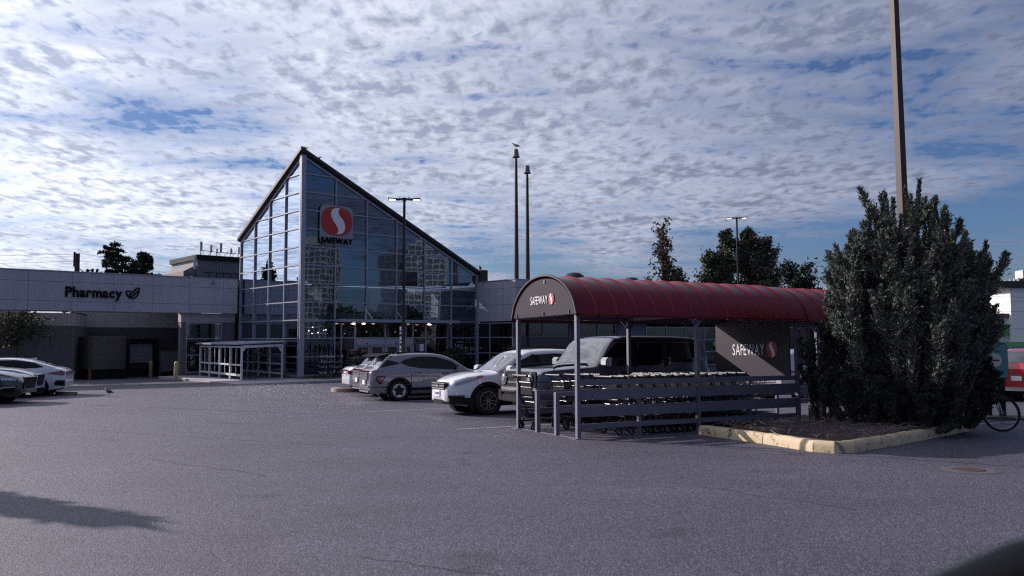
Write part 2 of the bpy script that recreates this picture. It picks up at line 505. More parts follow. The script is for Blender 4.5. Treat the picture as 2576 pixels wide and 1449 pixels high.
wiggle((-13.0, 25.2), (-4.6, 20.9), 14, 0.03, 0.045)
wiggle((1.3, 14.85), (7.4, 10.9), 16, 0.03, 0.022)  # thin dark line running out from the near shelter post's foot
wiggle((1.3, 15.1), (5.6, 13.9), 10, 0.03, 0.02)  # second thin dark line starting beside the same post
wiggle((-9.5, 17.2), (-2.0, 13.4), 12, 0.05, 0.015)
wiggle((-1.2, 6.4), (0.3, 5.6), 9, 0.03, 0.010)
wiggle((2.2, 9.6), (3.4, 8.2), 9, 0.05, 0.010)
wiggle((-5.5, 12.3), (-3.2, 10.6), 10, 0.06, 0.012)

# ================================================================== the store
STORE_M = Matrix.Translation((-12.36, 47.26, -0.85)) @ Matrix.Rotation(radians(41.4), 4, 'Z')
# local: X along the entrance front, Y back along the side glazing, Z up from the forecourt
store = thing('grocery_store', 'grocery store with pointed glass entrance hall and low white panelled wings', 'building', STORE_M)
HW, HD, PK = 13.17, 8.75, 13.4
RX, RY = 0.494, 0.503
ROWS = [0.27 + 1.085 * k for k in range(12)]


def clip_top(poly, za, s):
    """keep the part of a (u,z) polygon under z = za - s*u"""
    out = []
    for i in range(len(poly)):
        a, b = poly[i], poly[(i + 1) % len(poly)]
        fa = za - s * a[0] - a[1]; fb = za - s * b[0] - b[1]
        if fa >= 0: out.append(a)
        if fa * fb < 0:
            t_ = fa / (fa - fb); out.append((a[0] + (b[0] - a[0]) * t_, a[1] + (b[1] - a[1]) * t_))
    return out


def facade(ncol, width, slope, to3, nrm, skip):
    cw = width / ncol
    za = PK - 0.16
    for c in range(ncol):
        for r in range(12):
            if skip(c, r): continue
            u0, u1 = c * cw + 0.03, (c + 1) * cw - 0.03
            z0 = ROWS[r] + 0.02; z1 = (ROWS[r + 1] if r < 11 else 99) - 0.02
            p = clip_top([(u0, z0), (u1, z0), (u1, z1), (u0, z1)], za - 0.04, slope)
            if len(p) < 3: continue
            cu = sum(a for a, _ in p) / len(p); cz = sum(b for _, b in p) / len(p)
            ctr = Vector(to3(cu, cz)) - Vector(nrm) * 0.05
            m_ = MB().prism([Vector(to3(a, b)) - Vector(to3(cu, cz)) for a, b in p], Vector(nrm) * 0.012)
            o = m_.build('pane', G_HALL, store); o.location = ctr
            o.rotation_euler = (rnd.gauss(0, 0.0022), rnd.gauss(0, 0.0022), rnd.gauss(0, 0.0022))
    for c in range(ncol + 1):
        u = c * cw
        if c == 0: continue
        z0 = ROWS[0] if not skip(min(c, ncol - 1), 0) or not skip(c - 1, 0) else 3.53
        MB().beam(to3(u, z0), to3(u, za - slope * u), 0.075, 0.13, up=nrm).build('mullion', M_ALU, store)
    for r in range(12):
        z = ROWS[r]; ue = min(width, (za - z) / slope)
        segs = [(0.0, ue)]
        if skip(1, r) and skip(1, max(r - 1, 0)): segs = [(0.0, cw * 1), (cw * 5, ue)]
        for a, b in segs:
            if b > a: MB().beam(to3(a, z), to3(b, z), 0.115, 0.066, up=(0, 0, 1)).build('transom', M_ALU, store)
    # sloping head member
    MB().beam(to3(0.0, za), to3(width, za - slope * width), 0.12, 0.08, up=nrm).build('head_rail', M_ALU, store)


facade(6, HW, RX, lambda u, z: (u, 0, z), (0, -1, 0), lambda c, r: 1 <= c <= 4 and r <= 2)
facade(4, HD, RY, lambda u, z: (0, u, z), (-1, 0, 0), lambda c, r: False)
MB().box(-0.13, 0.16, -0.13, 0.16, 0.0, PK - 0.1).build('corner_post', M_ALU, store)
MB().box(-0.145, -0.131, -0.02, 0.05, 0.0, PK - 0.2).build('corner_cover_strip', M_CHROME, store)
MB().box(HW - 0.05, HW + 0.12, -0.12, 0.1, 0.0, PK - RX * HW - 0.1).build('end_post', M_ALU, store)
# plinth under the glazing
MB().box(-0.16, HW, -0.16, 0.06, -0.6, 0.225).build('plinth', M_PLINTH, store)
MB().box(-0.16, 0.06, 0.062, HD, -0.6, 0.225).build('plinth', M_PLINTH, store)
# leaning roof plane over the hall
poly = [(-0.25, -0.25), (HW + 0.2, -0.25), (HW + 0.2, 1.2), (5.46, HD + 0.1), (-0.25, HD + 0.1)]
top = [Vector((x, y, PK + 0.12 - RX * x - RY * y)) for x, y in poly]
MB().prism([p - Vector((0, 0, 0.20)) for p in top], (0, 0, 0.20)).build('hall_roof', M_ROOFE, store)
MB().prism([p - Vector((0, 0, 0.26)) for p in [Vector((x, y, PK + 0.12 - RX * x - RY * y)) for x, y in [(0.3, 0.3), (HW - 0.3, 0.3), (HW - 0.3, 0.9), (5.4, HD - 0.4), (0.3, HD - 0.4)]]], (0, 0, 0.04)).build('hall_ceiling', M_INT, store)
MB().box(HW + 0.1, HW + 0.75, -0.35, 0.5, 6.2, 7.15).build('roof_kerb_block', M_ROOFE, store)
MB().tube([(HW + 0.1, -0.1, 7.0), (HW + 0.3, -0.1, 7.35), (HW + 0.1, -0.1, 7.4)], 0.09, 6).build('roof_spout', M_ROOFE, store)

# interior
MB().box(0.2, 60, 0.2, 30, -0.1, 0.12).build('shop_floor', M_FLOOR, store)
MB().box(0.15, HW - 0.05, 8.4, 8.6, 3.6, 6.2).build('upper_back_wall', M_INT, store)
MB().box(0.1, HW + 20, 2.6, 8.3, 3.62, 3.85).build('hall_soffit', M_INT, store)
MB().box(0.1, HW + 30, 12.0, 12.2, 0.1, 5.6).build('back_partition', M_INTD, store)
MB().box(4.0, 7.6, 5.0, 6.8, 4.2, 5.75).build('bulkhead', M_INTD, store)
MB().box(11.2, 12.2, 1.8, 2.6, 3.9, 5.6).build('duct_box', M_PANEL, store)
tr = MB()
for z0, z1 in ((3.72, 4.55), (5.9, 6.7)):
    xe = HW if z1 < 6 else 11.5
    k = 0; x = 0.3
    while x < xe - 2.2:
        MB().beam((x, 0.95, z0 if k % 2 else z1), (x + 2.19, 0.95, z1 if k % 2 else z0), 0.045).build('truss_bar', M_ALU, store); x += 2.19; k += 1
    MB().beam((0.3, 0.95, z0), (xe - .3, 0.95, z0), 0.06).build('truss_chord', M_ALU, store)
k = 0
for z0, z1 in ((3.6, 4.6), (5.8, 6.8)):
    y = 0.3
    while y < 8:
        MB().beam((0.95, y, z1 if k % 2 else z0), (0.95, y + 2.0, z0 if k % 2 else z1), 0.045).build('truss_bar', M_ALU, store); y += 2.0; k += 1
for i, (x, y, z) in enumerate([(1.2, 5.2, 2.95), (2.1, 6.2, 3.2), (2.4, 4.4, 2.9), (3.0, 7.2, 3.15), (3.4, 5.6, 2.95), (2.8, 3.2, 2.8), (4.3, 6.8, 3.2), (1.6, 3.8, 2.95), (3.9, 4.2, 3.0), (0.8, 7.0, 2.9)]):
    MB().lathe([(0.001, 0.05), (0.05, 0.02), (0.05, -0.02), (0.001, -0.04)], 8, c=(x, y, z)).build('ceiling_spot', M_SPOT, store)
for i in range(9):
    MB().lathe([(0.001, 0.04), (0.05, 0.02), (0.05, -0.02), (0.001, -0.03)], 8, c=(2.6 + i * 1.0, 3.6 + (i * 7 % 4) * 1.1, 2.75 + (i % 3) * 0.12)).build('ceiling_spot', M_SPOT, store)

# entrance: canopy beam, posts, header and sliding doors
cv = MB().box(2.1, 11.2, -0.75, 0.05, 3.42, 3.60).build('entrance_canopy', M_ALU, store)
for x in (4.39, 6.58, 8.78):
    MB().beam((x, -0.08, 4.15), (x + 0.02, -0.7, 3.62), 0.06).build('canopy_brace', M_ALU, cv)
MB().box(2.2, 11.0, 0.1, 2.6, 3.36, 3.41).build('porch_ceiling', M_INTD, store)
for x, y in ((2.6, 0.5), (3.3, -0.35), (4.0, -0.35), (5.2, 0.5), (7.9, 0.6), (8.9, -0.35), (9.5, 0.4)):
    MB().lathe([(0.001, 0.05), (0.13, 0.0), (0.09, -0.05), (0.001, -0.06)], 12, c=(x, y, 3.34)).build('canopy_lamp', M_WARM, store)
for x, w_ in ((2.2, 0.2), (2.83, 0.1), (3.78, 0.14), (5.96, 0.1), (8.10, 0.1), (9.11, 0.12), (10.95, 0.24)):
    MB().box(x - w_ / 2, x + w_ / 2, 0.28, 0.42, 0.12, 3.42).build('entrance_post', M_ALU, store)
for a, b in ((2.3, 2.78), (2.88, 3.71), (3.85, 5.91), (6.01, 8.05), (8.15, 9.05), (9.17, 10.83)):
    MB().box(a, b, 0.335, 0.347, 2.51, 3.35).build('pane', G_DARK, store)
    MB().box(a, b, 0.3, 0.40, 2.43, 2.505).build('transom', M_ALU, store)
    if not 3.8 < a < 8.0: MB().box(a, b, 0.335, 0.347, 0.2, 2.42).build('pane', G_DARK, store)
for a, b in ((3.86, 5.90), (6.02, 8.04)):
    MB().box(a, b, 0.26, 0.44, 2.02, 2.42).build('door_header', M_PANEL, store)
    MB().lathe([(0.001, -0.05), (0.06, -0.03), (0.07, 0.02), (0.001, 0.04)], 10, c=((a + b) / 2 - 0.25, 0.25, 2.10)).build('door_sensor', M_PLAST, store)
    n_ = 2
    for i in range(n_):
        d0 = a + (b - a) / n_ * i + 0.02; d1_ = a + (b - a) / n_ * (i + 1) - 0.02
        d = MB().box(d0, d0 + 0.12, 0.31, 0.37, 0.14, 2.0).box(d1_ - 0.12, d1_, 0.31, 0.37, 0.14, 2.0).box(d0 + 0.121, d1_ - 0.121, 0.312, 0.368, 1.88, 2.0).box(d0 + 0.121, d1_ - 0.121, 0.312, 0.368, 0.14, 0.42).box(d0 + 0.121, d1_ - 0.121, 0.312, 0.368, 0.98, 1.06).build('sliding_door', M_ALU, store)
        MB().box(d0 + 0.121, d1_ - 0.121, 0.334, 0.346, 1.062, 1.878).build('pane', G_DARK, d)
        MB().box(d0 + 0.121, d1_ - 0.121, 0.334, 0.346, 0.422, 0.978).build('pane', G_DARK, d)
MB().box(8.35, 8.6, 0.30, 0.32, 1.62, 2.05).build('notice_sheet', mat('dark_notice', (0.12, 0.12, 0.2), 0.6), store)
MB().box(8.64, 8.95, 0.30, 0.32, 1.58, 2.05).build('notice_sheet', M_WHITE, store)
MB().box(9.8, 10.15, 0.29, 0.31, 1.05, 1.3).build('notice_sheet', M_WHITE, store)
for i, (x0, x1, z0, z1, cc) in enumerate([(0.5, 0.85, 1.5, 3.0, (0.10, 0.10, 0.12)), (1.5, 1.95, 1.4, 2.6, (0.16, 0.09, 0.08)), (3.0, 3.5, 1.9, 2.4, (0.13, 0.05, 0.05)), (3.1, 3.3, 1.3, 1.85, (0.12, 0.13, 0.22)), (0.4, 1.6, 0.7, 1.2, (0.10, 0.10, 0.11)), (5.3, 5.9, 2.55, 3.3, (0.07, 0.075, 0.10))]):
    MB().box(x0, x1, 1.2, 1.3, z0, z1).build('display_board', mat('display_%d' % i, cc, 0.7), store)
# blue film panels at the right end of the hall glazing
for r in range(3):
    MB().box(11.05, 13.08, 0.10, 0.13, ROWS[r] + 0.03, ROWS[r + 1] - 0.03).build('film_panel', mat('blue_film', (0.085, 0.10, 0.14), 0.5), store)

# ---------------- pharmacy wing
JX = [-30.4, -28.15, -25.9, -23.65, -21.4, -19.15, -16.9, -14.62, -12.37, -10.12, -7.87, -5.62, -3.38, -1.15, -0.2]
JZ = [4.10, 4.66, 5.77, 6.36]
for i in range(len(JX) - 1):
    for j in range(3):
        MB().box(JX[i] + 0.008, JX[i + 1] - 0.008, HD - 0.03, HD + 0.02, JZ[j] + 0.008, JZ[j + 1] - 0.008).build('fascia_panel', M_PANEL, store)
MB().box(JX[0], -0.15, HD + 0.022, HD + 0.75, 4.12, 6.35).build('fascia_core', M_JOINT, store)
MB().box(JX[0], -0.15, HD - 0.06, HD + 0.8, 6.362, 6.42).build('fascia_coping', M_ALU, store)
MB().box(JX[0], -3.68, HD + 0.1, HD + 0.8, 4.06, 4.118).build('fascia_soffit', M_CREAM, store)
sw = MB().lathe([(0.001, 0.14), (0.10, 0.1), (0.10, 0.0), (0.001, -0.02)], 10, c=(-1.9, HD - 0.28, 5.98)); sw.tube([(-1.9, HD, 6.2), (-1.9, HD - 0.28, 6.3), (-1.9, HD - 0.28, 6.1)], 0.02, 5)
sw.build('fascia_floodlight', M_GALV, store)
# block beside the glass
MB().box(-3.68, -0.16, 9.2, 9.75, 3.52, 4.10).build('cream_band', M_CREAM, store)
MB().box(-3.66, -3.36, 9.24, 9.72, -0.6, 3.518).build('wall', M_TAUPE, store)
MB().box(-1.0, -0.16, 9.24, 9.6, -0.6, 3.518).build('wall', M_TAUPE, store)
MB().box(-3.355, -1.005, 9.24, 9.5, -0.6, 0.26).build('wall', M_PLINTH, store)
wf = MB()
for z in (0.30, 1.39, 2.45, 3.47): wf.box(-3.35, -1.01, 9.22, 9.32, z - 0.04, z + 0.04)
wf.box(-3.35, -3.27, 9.225, 9.315, 0.341, 3.43).box(-1.09, -1.01, 9.225, 9.315, 0.341, 3.43)
w_ = wf.build('window_frame', M_ALU, store)
for a, b in ((0.345, 1.345), (1.435, 2.405), (2.495, 3.425)):
    MB().box(-3.265, -1.095, 9.26, 9.272, a, b).build('pane', G_DARK, w_)
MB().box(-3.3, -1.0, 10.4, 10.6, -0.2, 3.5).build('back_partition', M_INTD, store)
# dock recess
MB().box(-8.2, 0.1, 16.0, 16.3, 3.25, 6.2).build('cream_band', M_CREAM, store)
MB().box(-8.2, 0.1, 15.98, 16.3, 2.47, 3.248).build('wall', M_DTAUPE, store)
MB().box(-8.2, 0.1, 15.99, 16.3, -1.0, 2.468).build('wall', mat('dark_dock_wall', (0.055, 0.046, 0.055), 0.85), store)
dk = MB().box(-5.25, -4.88, 15.6, 15.985, 0.4, 2.47).box(-3.33, -3.06, 15.6, 15.985, 0.4, 2.47).box(-4.878, -3.332, 15.6, 15.985, 2.15, 2.47).box(-5.25, -3.06, 15.5, 15.985, 0.2, 0.398).build('dock_bumper_frame', M_PLAST, store)
dd = MB()
for i in range(11): dd.box(-4.875, -3.335, 15.80 + 0.012 * (i % 2), 15.9, 0.80 + i * 0.12, 0.918 + i * 0.12)
dd.build('roller_door', mat('grey_roller_door', (0.20, 0.21, 0.26), 0.6), store)
for x in (-5.0, -4.1, -3.2): MB().lathe([(0.001, 0.03), (0.04, 0), (0.001, -0.03)], 8, c=(x, 15.55, 2.5)).build('marker_lamp', M_WHITE, store)
# angled wall of the recess, cream over taupe
aw0, aw1 = Vector((-7.55, 16.0, 0)), Vector((-9.15, 12.05, 0)); an = Vector((-0.927, 0.375, 0)) * 0.3
for z0, z1, m_, nm in ((-1.0, 2.45, M_TAUPE, 'wall'), (2.452, 3.28, mat('taupe_render_upper', (0.12, 0.107, 0.124), 0.85), 'wall'), (3.282, 4.06, M_CREAM, 'cream_band')):
    MB().prism([aw0 + Vector((0, 0, z0)), aw1 + Vector((0, 0, z0)), aw1 + an + Vector((0, 0, z0)), aw0 + an + Vector((0, 0, z0))], (0, 0, z1 - z0)).build(nm, m_, store)
MB().prism([aw0 + Vector((0.03, 0, 4.062)), aw1 + Vector((0.03, 0, 4.062)), aw1 + an + Vector((0, 0, 4.062)), aw0 + an + Vector((0, 0, 4.062))], (0, 0, 0.06)).build('wall_coping', M_ROOFE, store)
for z0, z1, m_, nm in ((-1.0, 2.45, M_TAUPE, 'wall'), (2.452, 3.28, MATS['taupe_render_upper'], 'wall'), (3.282, 4.058, M_CREAM, 'cream_band')):
    MB().box(-13.2, -9.16, 12.0, 12.3, z0, z1).build(nm, m_, store)
# roof of the low building
MB().box(-3.7, 70, 9.6, 30, 5.9, 6.1).build('flat_roof', M_ROOFE, store)
# ---------------- right wing
WY = -4.08
RZ = [3.55, 4.65, 5.74, 6.27]
for j in range(3):
    yy = [-0.12, -0.74, -2.83, WY]
    for i in range(3):
        MB().box(HW + 0.02, HW + 0.07, yy[i + 1] + 0.008, yy[i] - 0.008, RZ[j] + 0.008, RZ[j + 1] - 0.008).build('fascia_panel', M_PANEL, store)
    x = HW + 0.02; xn = 14.46
    while x < 44:
        MB().box(x + 0.008 + (0.05 if x < 13.3 else 0), xn - 0.008, WY - 0.03, WY + 0.02, RZ[j] + 0.008, RZ[j + 1] - 0.008).build('fascia_panel', M_PANEL, store)
        x = xn; xn += 2.24
MB().box(HW + 0.075, 44, WY + 0.022, WY + 0.6, 3.57, 6.26).box(HW + 0.075, HW + 0.7, WY + 0.601, -0.13, 3.57, 6.26).build('fascia_core', M_JOINT, store)
MB().box(HW - 0.02, 44, WY - 0.06, WY + 0.7, 6.272, 6.32).box(HW - 0.02, HW + 0.7, WY + 0.701, -0.2, 6.272, 6.32).build('fascia_coping', M_ALU, store)
MB().box(HW + 0.71, 44, WY + 0.61, 9.6, 5.9, 6.05).build('flat_roof', M_ROOFE, store)
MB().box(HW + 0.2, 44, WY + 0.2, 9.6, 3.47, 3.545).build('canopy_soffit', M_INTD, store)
wg = MB()
for y in (-0.14, -1.40, -3.74): wg.box(HW + 0.03, HW + 0.13, y - 0.035, y + 0.035, 0.2, 3.46)
for z in (0.30, 1.42, 2.47, 3.43):
    wg.box(HW + 0.035, HW + 0.125, -1.364, -0.176, z - 0.03, z + 0.03).box(HW + 0.035, HW + 0.125, -3.704, -1.436, z - 0.03, z + 0.03)
wgo = wg.build('window_frame', M_ALU, store)
for a, b in ((-1.36, -0.18), (-3.70, -1.44)):
    for z0, z1 in ((0.335, 1.385), (1.455, 2.435), (2.505, 3.395)):
        MB().box(HW + 0.07, HW + 0.082, a, b, z0, z1).build('pane', G_DARK, wgo)
MB().box(HW + 0.05, HW + 0.35, -4.05, -3.78, -0.5, 3.46).build('column', M_DTAUPE, store)
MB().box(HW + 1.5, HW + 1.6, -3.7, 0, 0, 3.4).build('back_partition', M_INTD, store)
# long shop front under the right fascia
FY = -3.6
MB().box(HW + 0.36, 27.0, FY, FY + 0.25, -1.2, 2.46).build('wall', mat('dark_brown_wall', (0.075, 0.06, 0.07), 0.8), store)
xs_ = [13.7, 16.1, 18.7, 19.25, 21.6]
for a, b in ((13.7, 16.1), (16.1, 18.7), (19.25, 21.6), (21.6, 23.8)):
    f_ = MB().box(a, b, FY - 0.02, FY + 0.1, 2.464, 2.52).box(a, b, FY - 0.02, FY + 0.1, 3.40, 3.45).box(a, a + 0.06, FY - 0.02, FY + 0.1, 2.521, 3.399).box(b - 0.06, b - 0.005, FY - 0.02, FY + 0.1, 2.521, 3.399).build('window_frame', M_GALV, store)
    MB().box(a + 0.061, b - 0.066, FY + 0.03, FY + 0.042, 2.522, 3.398).build('pane', G_DARK, f_)
MB().box(18.75, 19.2, FY, FY + 0.2, 2.464, 3.46).build('wall', M_DTAUPE, store)
MB().box(23.9, 27.0, FY, FY + 0.2, 2.464, 3.46).build('wall', M_TAUPE, store)
MB().box(13.7, 60, 1.0, 1.2, 0, 3.4).build('back_partition', mat('dim_shop_back', (0.06, 0.05, 0.055), 0.8), store)
for i in range(7):
    MB().box(14.2 + i * 1.45, 15.0 + i * 1.45, -1.6, -1.5, 3.36, 3.40).build('ceiling_tube_lamp', M_SPOT, store)
# blue glazed shop front at the far end
pst = mat('blue_poster', (0.05, 0.085, 0.16), 0.5); pst2 = mat('pale_blue_poster', (0.16, 0.22, 0.30), 0.5)
for i, x in enumerate((27.1, 29.6, 32.1, 34.6, 37.1, 39.6)):
    f_ = MB()
    for z in (0.1, 1.2, 2.2, 3.2): f_.box(x + 0.061, x + 2.42, FY - 0.02, FY + 0.1, z, z + 0.06)
    f_.box(x, x + 0.06, FY - 0.025, FY + 0.105, -1.0, 3.45)
    fo = f_.build('window_frame', M_ALU, store)
    for k_, (z0, z1) in enumerate(((0.165, 1.195), (1.265, 2.195), (2.265, 3.195))):
        MB().box(x + 0.065, x + 2.415, FY + 0.03, FY + 0.042, z0, z1).build('pane', G_FROST, fo)
        MB().box(x + 0.12, x + 2.36, FY + 0.2, FY + 0.22, z0 + 0.05, z1 - (0.05 if k_ < 2 else 0.35)).build('window_poster', pst2 if k_ == 2 else pst, store)
# rooftop plant: penthouse with ribbed cladding and aerials
ph = MB()
PX, PY = -3.2, 21.5
phs = thing('roof_penthouse', 'ribbed grey plant room with rooftop aerials behind the white parapet', 'plant room', STORE_M @ Matrix.Translation((3.1, -3.4, 0)))
MB().box(-3.95, 4, 18.6, 26, 4.8, 6.75).build('lower_wall', M_CREAM, phs)
MB().box(-4.0, 4, 18.5, 26, 6.752, 6.95).build('roof_edge', M_ROOFE, phs)
MB().box(-3.0, 4.0, 20.4, 26, 6.96, 8.35).build('upper_wall', mat('grey_cladding', (0.17, 0.175, 0.21), 0.55), phs)
for i in range(28):
    MB().box(-2.97 + i * 0.24, -2.90 + i * 0.24, 20.35, 20.398, 7.5, 8.32).build('cladding_rib', MATS['grey_cladding'], phs)
MB().box(-3.15, 4.1, 20.2, 26, 8.352, 8.72).build('roof_band', M_PLAST, phs)
MB().prism([(-3.95, 20.5, 6.96), (-3.05, 20.5, 6.96), (-3.05, 20.5, 7.95), (-3.95, 20.5, 7.45)], (0, 5, 0)).build('lean_to', mat('brown_grey_sheet', (0.13, 0.11, 0.12), 0.7), phs)
for i in range(10): MB().beam((-2.2 + i * 0.55, 20.1, 6.96), (-2.2 + i * 0.55, 20.1, 7.36), 0.05).build('railing_post', M_DARK, phs)
MB().beam((-2.6, 20.1, 7.40), (3.4, 20.1, 7.40), 0.07).build('railing', M_DARK, phs)
for x, h_, wv in ((-2.75, 1.0, 0.18), (-2.0, 0.8, 0.15), (-1.55, 0.55, 0.12), (-1.25, 1.0, 0.18), (-0.45, 0.65, 0.15), (0.15, 0.8, 0.13), (1.2, 0.55, 0.12), (2.1, 0.6, 0.15)):
    a_ = MB().box(x - wv / 2, x + wv / 2, 20.3, 20.42, 8.77 + h_ * 0.25, 8.72 + h_).beam((x, 20.5, 8.72), (x, 20.5, 8.72 + h_ * 0.8), 0.05); a_.build('aerial', M_PANEL, phs)
MB().beam((-2.75, 20.5, 9.07), (2.1, 20.5, 8.94), 0.04).build('aerial_rail', M_GALV, phs)
for i in range(8): MB().beam((-2.75 + i * 0.6, 20.5, 8.73), (-2.4 + i * 0.6, 20.5, 9.15), 0.035).build('aerial_strut', M_GALV, phs)
MB().tube([(-3.3, 20.0, 7.6), (-3.3, 20.0, 8.6)], 0.12, 8).build('panel_aerial', M_PANEL, phs)
MB().tube([(0.95, 20.5, 8.72), (0.95, 20.5, 9.6)], 0.025, 5).build('whip_aerial', M_GALV, phs)

# ---------------- signs on the store
ps = thing('pharmacy_sign', 'dark Pharmacy lettering with mortar outline on the white fascia', 'sign', STORE_M)
word('Pharmacy', 3.10, 0.56, Matrix.Translation((-10.5, HD - 0.10, 4.93)), M_LETTER, ps, 0.06, 0.032, 0.04)
bx0 = -7.22
def icon(pts, r=0.045):
    MB().tube([(bx0 + a, HD - 0.11, 4.92 + b) for a, b in pts], r, 6).build('mortar_outline', M_LETTER, ps)
icon([(0.33, 0.42), (0.03, 0.44), (0.05, 0.30), (0.13, 0.13), (0.27, 0.02), (0.52, 0.02), (0.65, 0.13), (0.74, 0.30), (0.78, 0.44), (0.70, 0.42)])
icon([(0.24, 0.20), (0.22, 0.12), (0.29, 0.09), (0.38, 0.13), (0.78, 0.52), (0.80, 0.62), (0.72, 0.66), (0.62, 0.60), (0.24, 0.20)])
lg = thing('logo_sign', 'red rounded emblem with white S stroke and dark lettering on the glass hall', 'sign', STORE_M)
LM = Matrix.Translation((1.10, -0.30, 8.08))
pl_ = MB(); pp = []
for i in range(32):
    a = 2 * pi * i / 32; e = 2 / 7
    pp.append(Vector((2.22 + 1.13 * math.copysign(abs(cos(a)) ** e, cos(a)), -0.075, 9.28 + 1.22 * math.copysign(abs(sin(a)) ** e, sin(a)))))
pl_.prism(pp, (0, -0.02, 0)); pl_.build('backing_plate', M_PLATEG, lg)
emblem(Matrix.Translation((1.19, -0.10, 8.68)), 2.06, 1.72, lg, 0.05)
word('SAFEWAY', 2.12, 0.33, Matrix.Translation((1.15, -0.20, 8.16)), M_LETTER, lg, 0.1, 0.02, 0.04)

# ---------------- forecourt things, in the store's frame
def at_store(x, y, z=0.0, rot=0.0): return STORE_M @ Matrix.Translation((x, y, z)) @ Matrix.Rotation(rot, 4, 'Z')


sd = MB().box(-5.0, HW + 30, -3.0, -0.17, -1.1, 0.10).box(-5.0, -0.17, -0.169, 9.2, -1.1, 0.10)
sdo = tag(sd.build('sidewalk', M_CONC, None), kind='structure'); sdo.matrix_world = STORE_M
for n_, (x, y, h_, lean, lab) in enumerate([(-5.35, 5.1, 1.18, 0.03, 'tall yellow steel bollard at the kerb beside the glass cart stand'), (-3.9, 14.2, 1.0, 0.0, 'shorter yellow bollard deep in the loading dock')]):
    b = MB().lathe([(0.001, h_), (0.07, h_ - 0.02), (0.11, h_ - 0.08), (0.115, h_ - 0.2), (0.115, -0.4), (0.001, -0.4)], 16)
    o = b.build('bollard', M_YEL, None, True); o.matrix_world = at_store(x, y, -0.05) @ Matrix.Rotation(lean, 4, 'Y'); tag(o, lab, 'bollard', 'yellow bollards by the loading dock')
# compactor in the dock
cp = thing('waste_compactor', 'big brown rounded waste compactor standing in the dark dock', 'compactor', at_store(-7.1, 12.8, -0.2, radians(8)))
sec = [(-1.35, -1.2), (0.25, -1.2), (0.7, -1.0), (1.0, -0.55), (1.15, 0.1), (1.15, 2.2), (-1.35, 2.2)]
MB().prism([(x, y, 0.75) for x, y in sec], (0, 0, 2.0)).build('hopper_body', mat('brown_compactor_paint', (0.10, 0.085, 0.085), 0.6, var=0.2), cp, True, 50)
MB().prism([(x * 1.02, y * 1.02, 2.752) for x, y in sec], (0, 0, 0.05)).build('top_rim', mat('pale_rim', (0.2, 0.17, 0.17), 0.6), cp)
MB().box(-1.3, 1.0, -1.0, 2.1, 0.0, 0.748).build('base_frame', M_PLAST, cp)
MB().box(-1.55, -1.42, -1.3, -1.1, -0.1, 0.8).build('guard_post', mat('rust_red', (0.16, 0.06, 0.045), 0.8), cp)
gd = thing('service_gate', 'grey flat steel gate panel right of the dock door', 'gate', at_store(-3.0, 15.2, 0, 0))
MB().box(0.05, 1.55, 0, 0.06, 0.15, 1.55).build('panel', mat('grey_gate', (0.17, 0.17, 0.20), 0.6, var=0.15), gd)
MB().box(0, 0.05, -0.02, 0.08, -0.3, 1.66).box(1.55, 1.6, -0.02, 0.08, -0.3, 1.66).box(0.051, 1.549, -0.02, 0.08, 1.6, 1.66).build('frame', M_GALV, gd)
# glass cart stand
M_ALUW = mat('white_stand_frame', (0.62, 0.62, 0.66), 0.45)
cs = thing('glass_cart_stand', 'small white framed glass cart stand on the sidewalk by the side glazing', 'cart stand', at_store(0, 0, 0.10))
q0, q1, q2 = Vector((-2.75, 8.3, 0)), Vector((-3.3, 0.55, 0)), Vector((-0.55, 1.25, 0)); q3 = q0 + (q2 - q1)
for i in range(5):
    p = q1.lerp(q0, i / 4); MB().beam(p, p + Vector((0, 0, 1.92)), 0.09).build('post', M_ALUW, cs)
    p = q2.lerp(q3, i / 4); MB().beam(p, p + Vector((0, 0, 2.0)), 0.09).build('post', M_ALUW, cs)
for z, h_ in ((0.28, 0.12), (0.85, 0.09), (1.87, 0.10)):
    MB().beam(q1 + Vector((0, 0, z)), q0 + Vector((0, 0, z)), 0.05, h_).build('rail', M_ALUW, cs)
    MB().beam(q2 + Vector((0, 0, z)), q3 + Vector((0, 0, z)), 0.05, h_).build('rail', M_ALUW, cs)
for i in range(4):
    a = q1.lerp(q0, (i + 0.03) / 4); b = q1.lerp(q0, (i + 0.97) / 4)
    MB().prism([a + Vector((0.03, 0, 0.34)), b + Vector((0.03, 0, 0.34)), b + Vector((0.03, 0, 1.82)), a + Vector((0.03, 0, 1.82))], (0.008, 0, 0)).build('pane', G_CLEAR, cs)
    c_ = (a + b) / 2; MB().beam(c_ + Vector((0, 0, 0.34)), c_ + Vector((0, 0, 1.82)), 0.03).build('glazing_bar', M_ALUW, cs)
MB().beam(q1 + Vector((0, 0, 1.88)), q2 + Vector((0, 0, 1.95)), 0.07, 0.14).build('header', M_ALUW, cs)
for p, s_ in ((q1, 1), (q2, -1)):
    d_ = (q2 - q1).normalized() * s_
    MB().prism([p + Vector((0, 0, 1.82)), p + d_ * 0.3 + Vector((0, 0, 1.82)), p + Vector((0, 0, 1.5))], (0.0, 0.05, 0)).build('gusset', M_ALUW, cs)
rf = [q1 + Vector((-0.25, -0.15, 2.0)), q2 + Vector((0.25, -0.1, 2.12)), q3 + Vector((0.25, 0.2, 2.12)), q0 + Vector((-0.25, 0.2, 2.0))]
ro = MB().prism(rf, (0, 0, 0.06)).build('roof', mat('pale_stand_roof', (0.30, 0.31, 0.36), 0.5), cs)
for i in range(9):
    a = rf[0].lerp(rf[3], (i + .5) / 9); b = rf[1].lerp(rf[2], (i + .5) / 9)
    MB().beam(a + Vector((0, 0, 0.08)), b + Vector((0, 0, 0.08)), 0.04, 0.04).build('roof_rib', M_ALUW, ro)
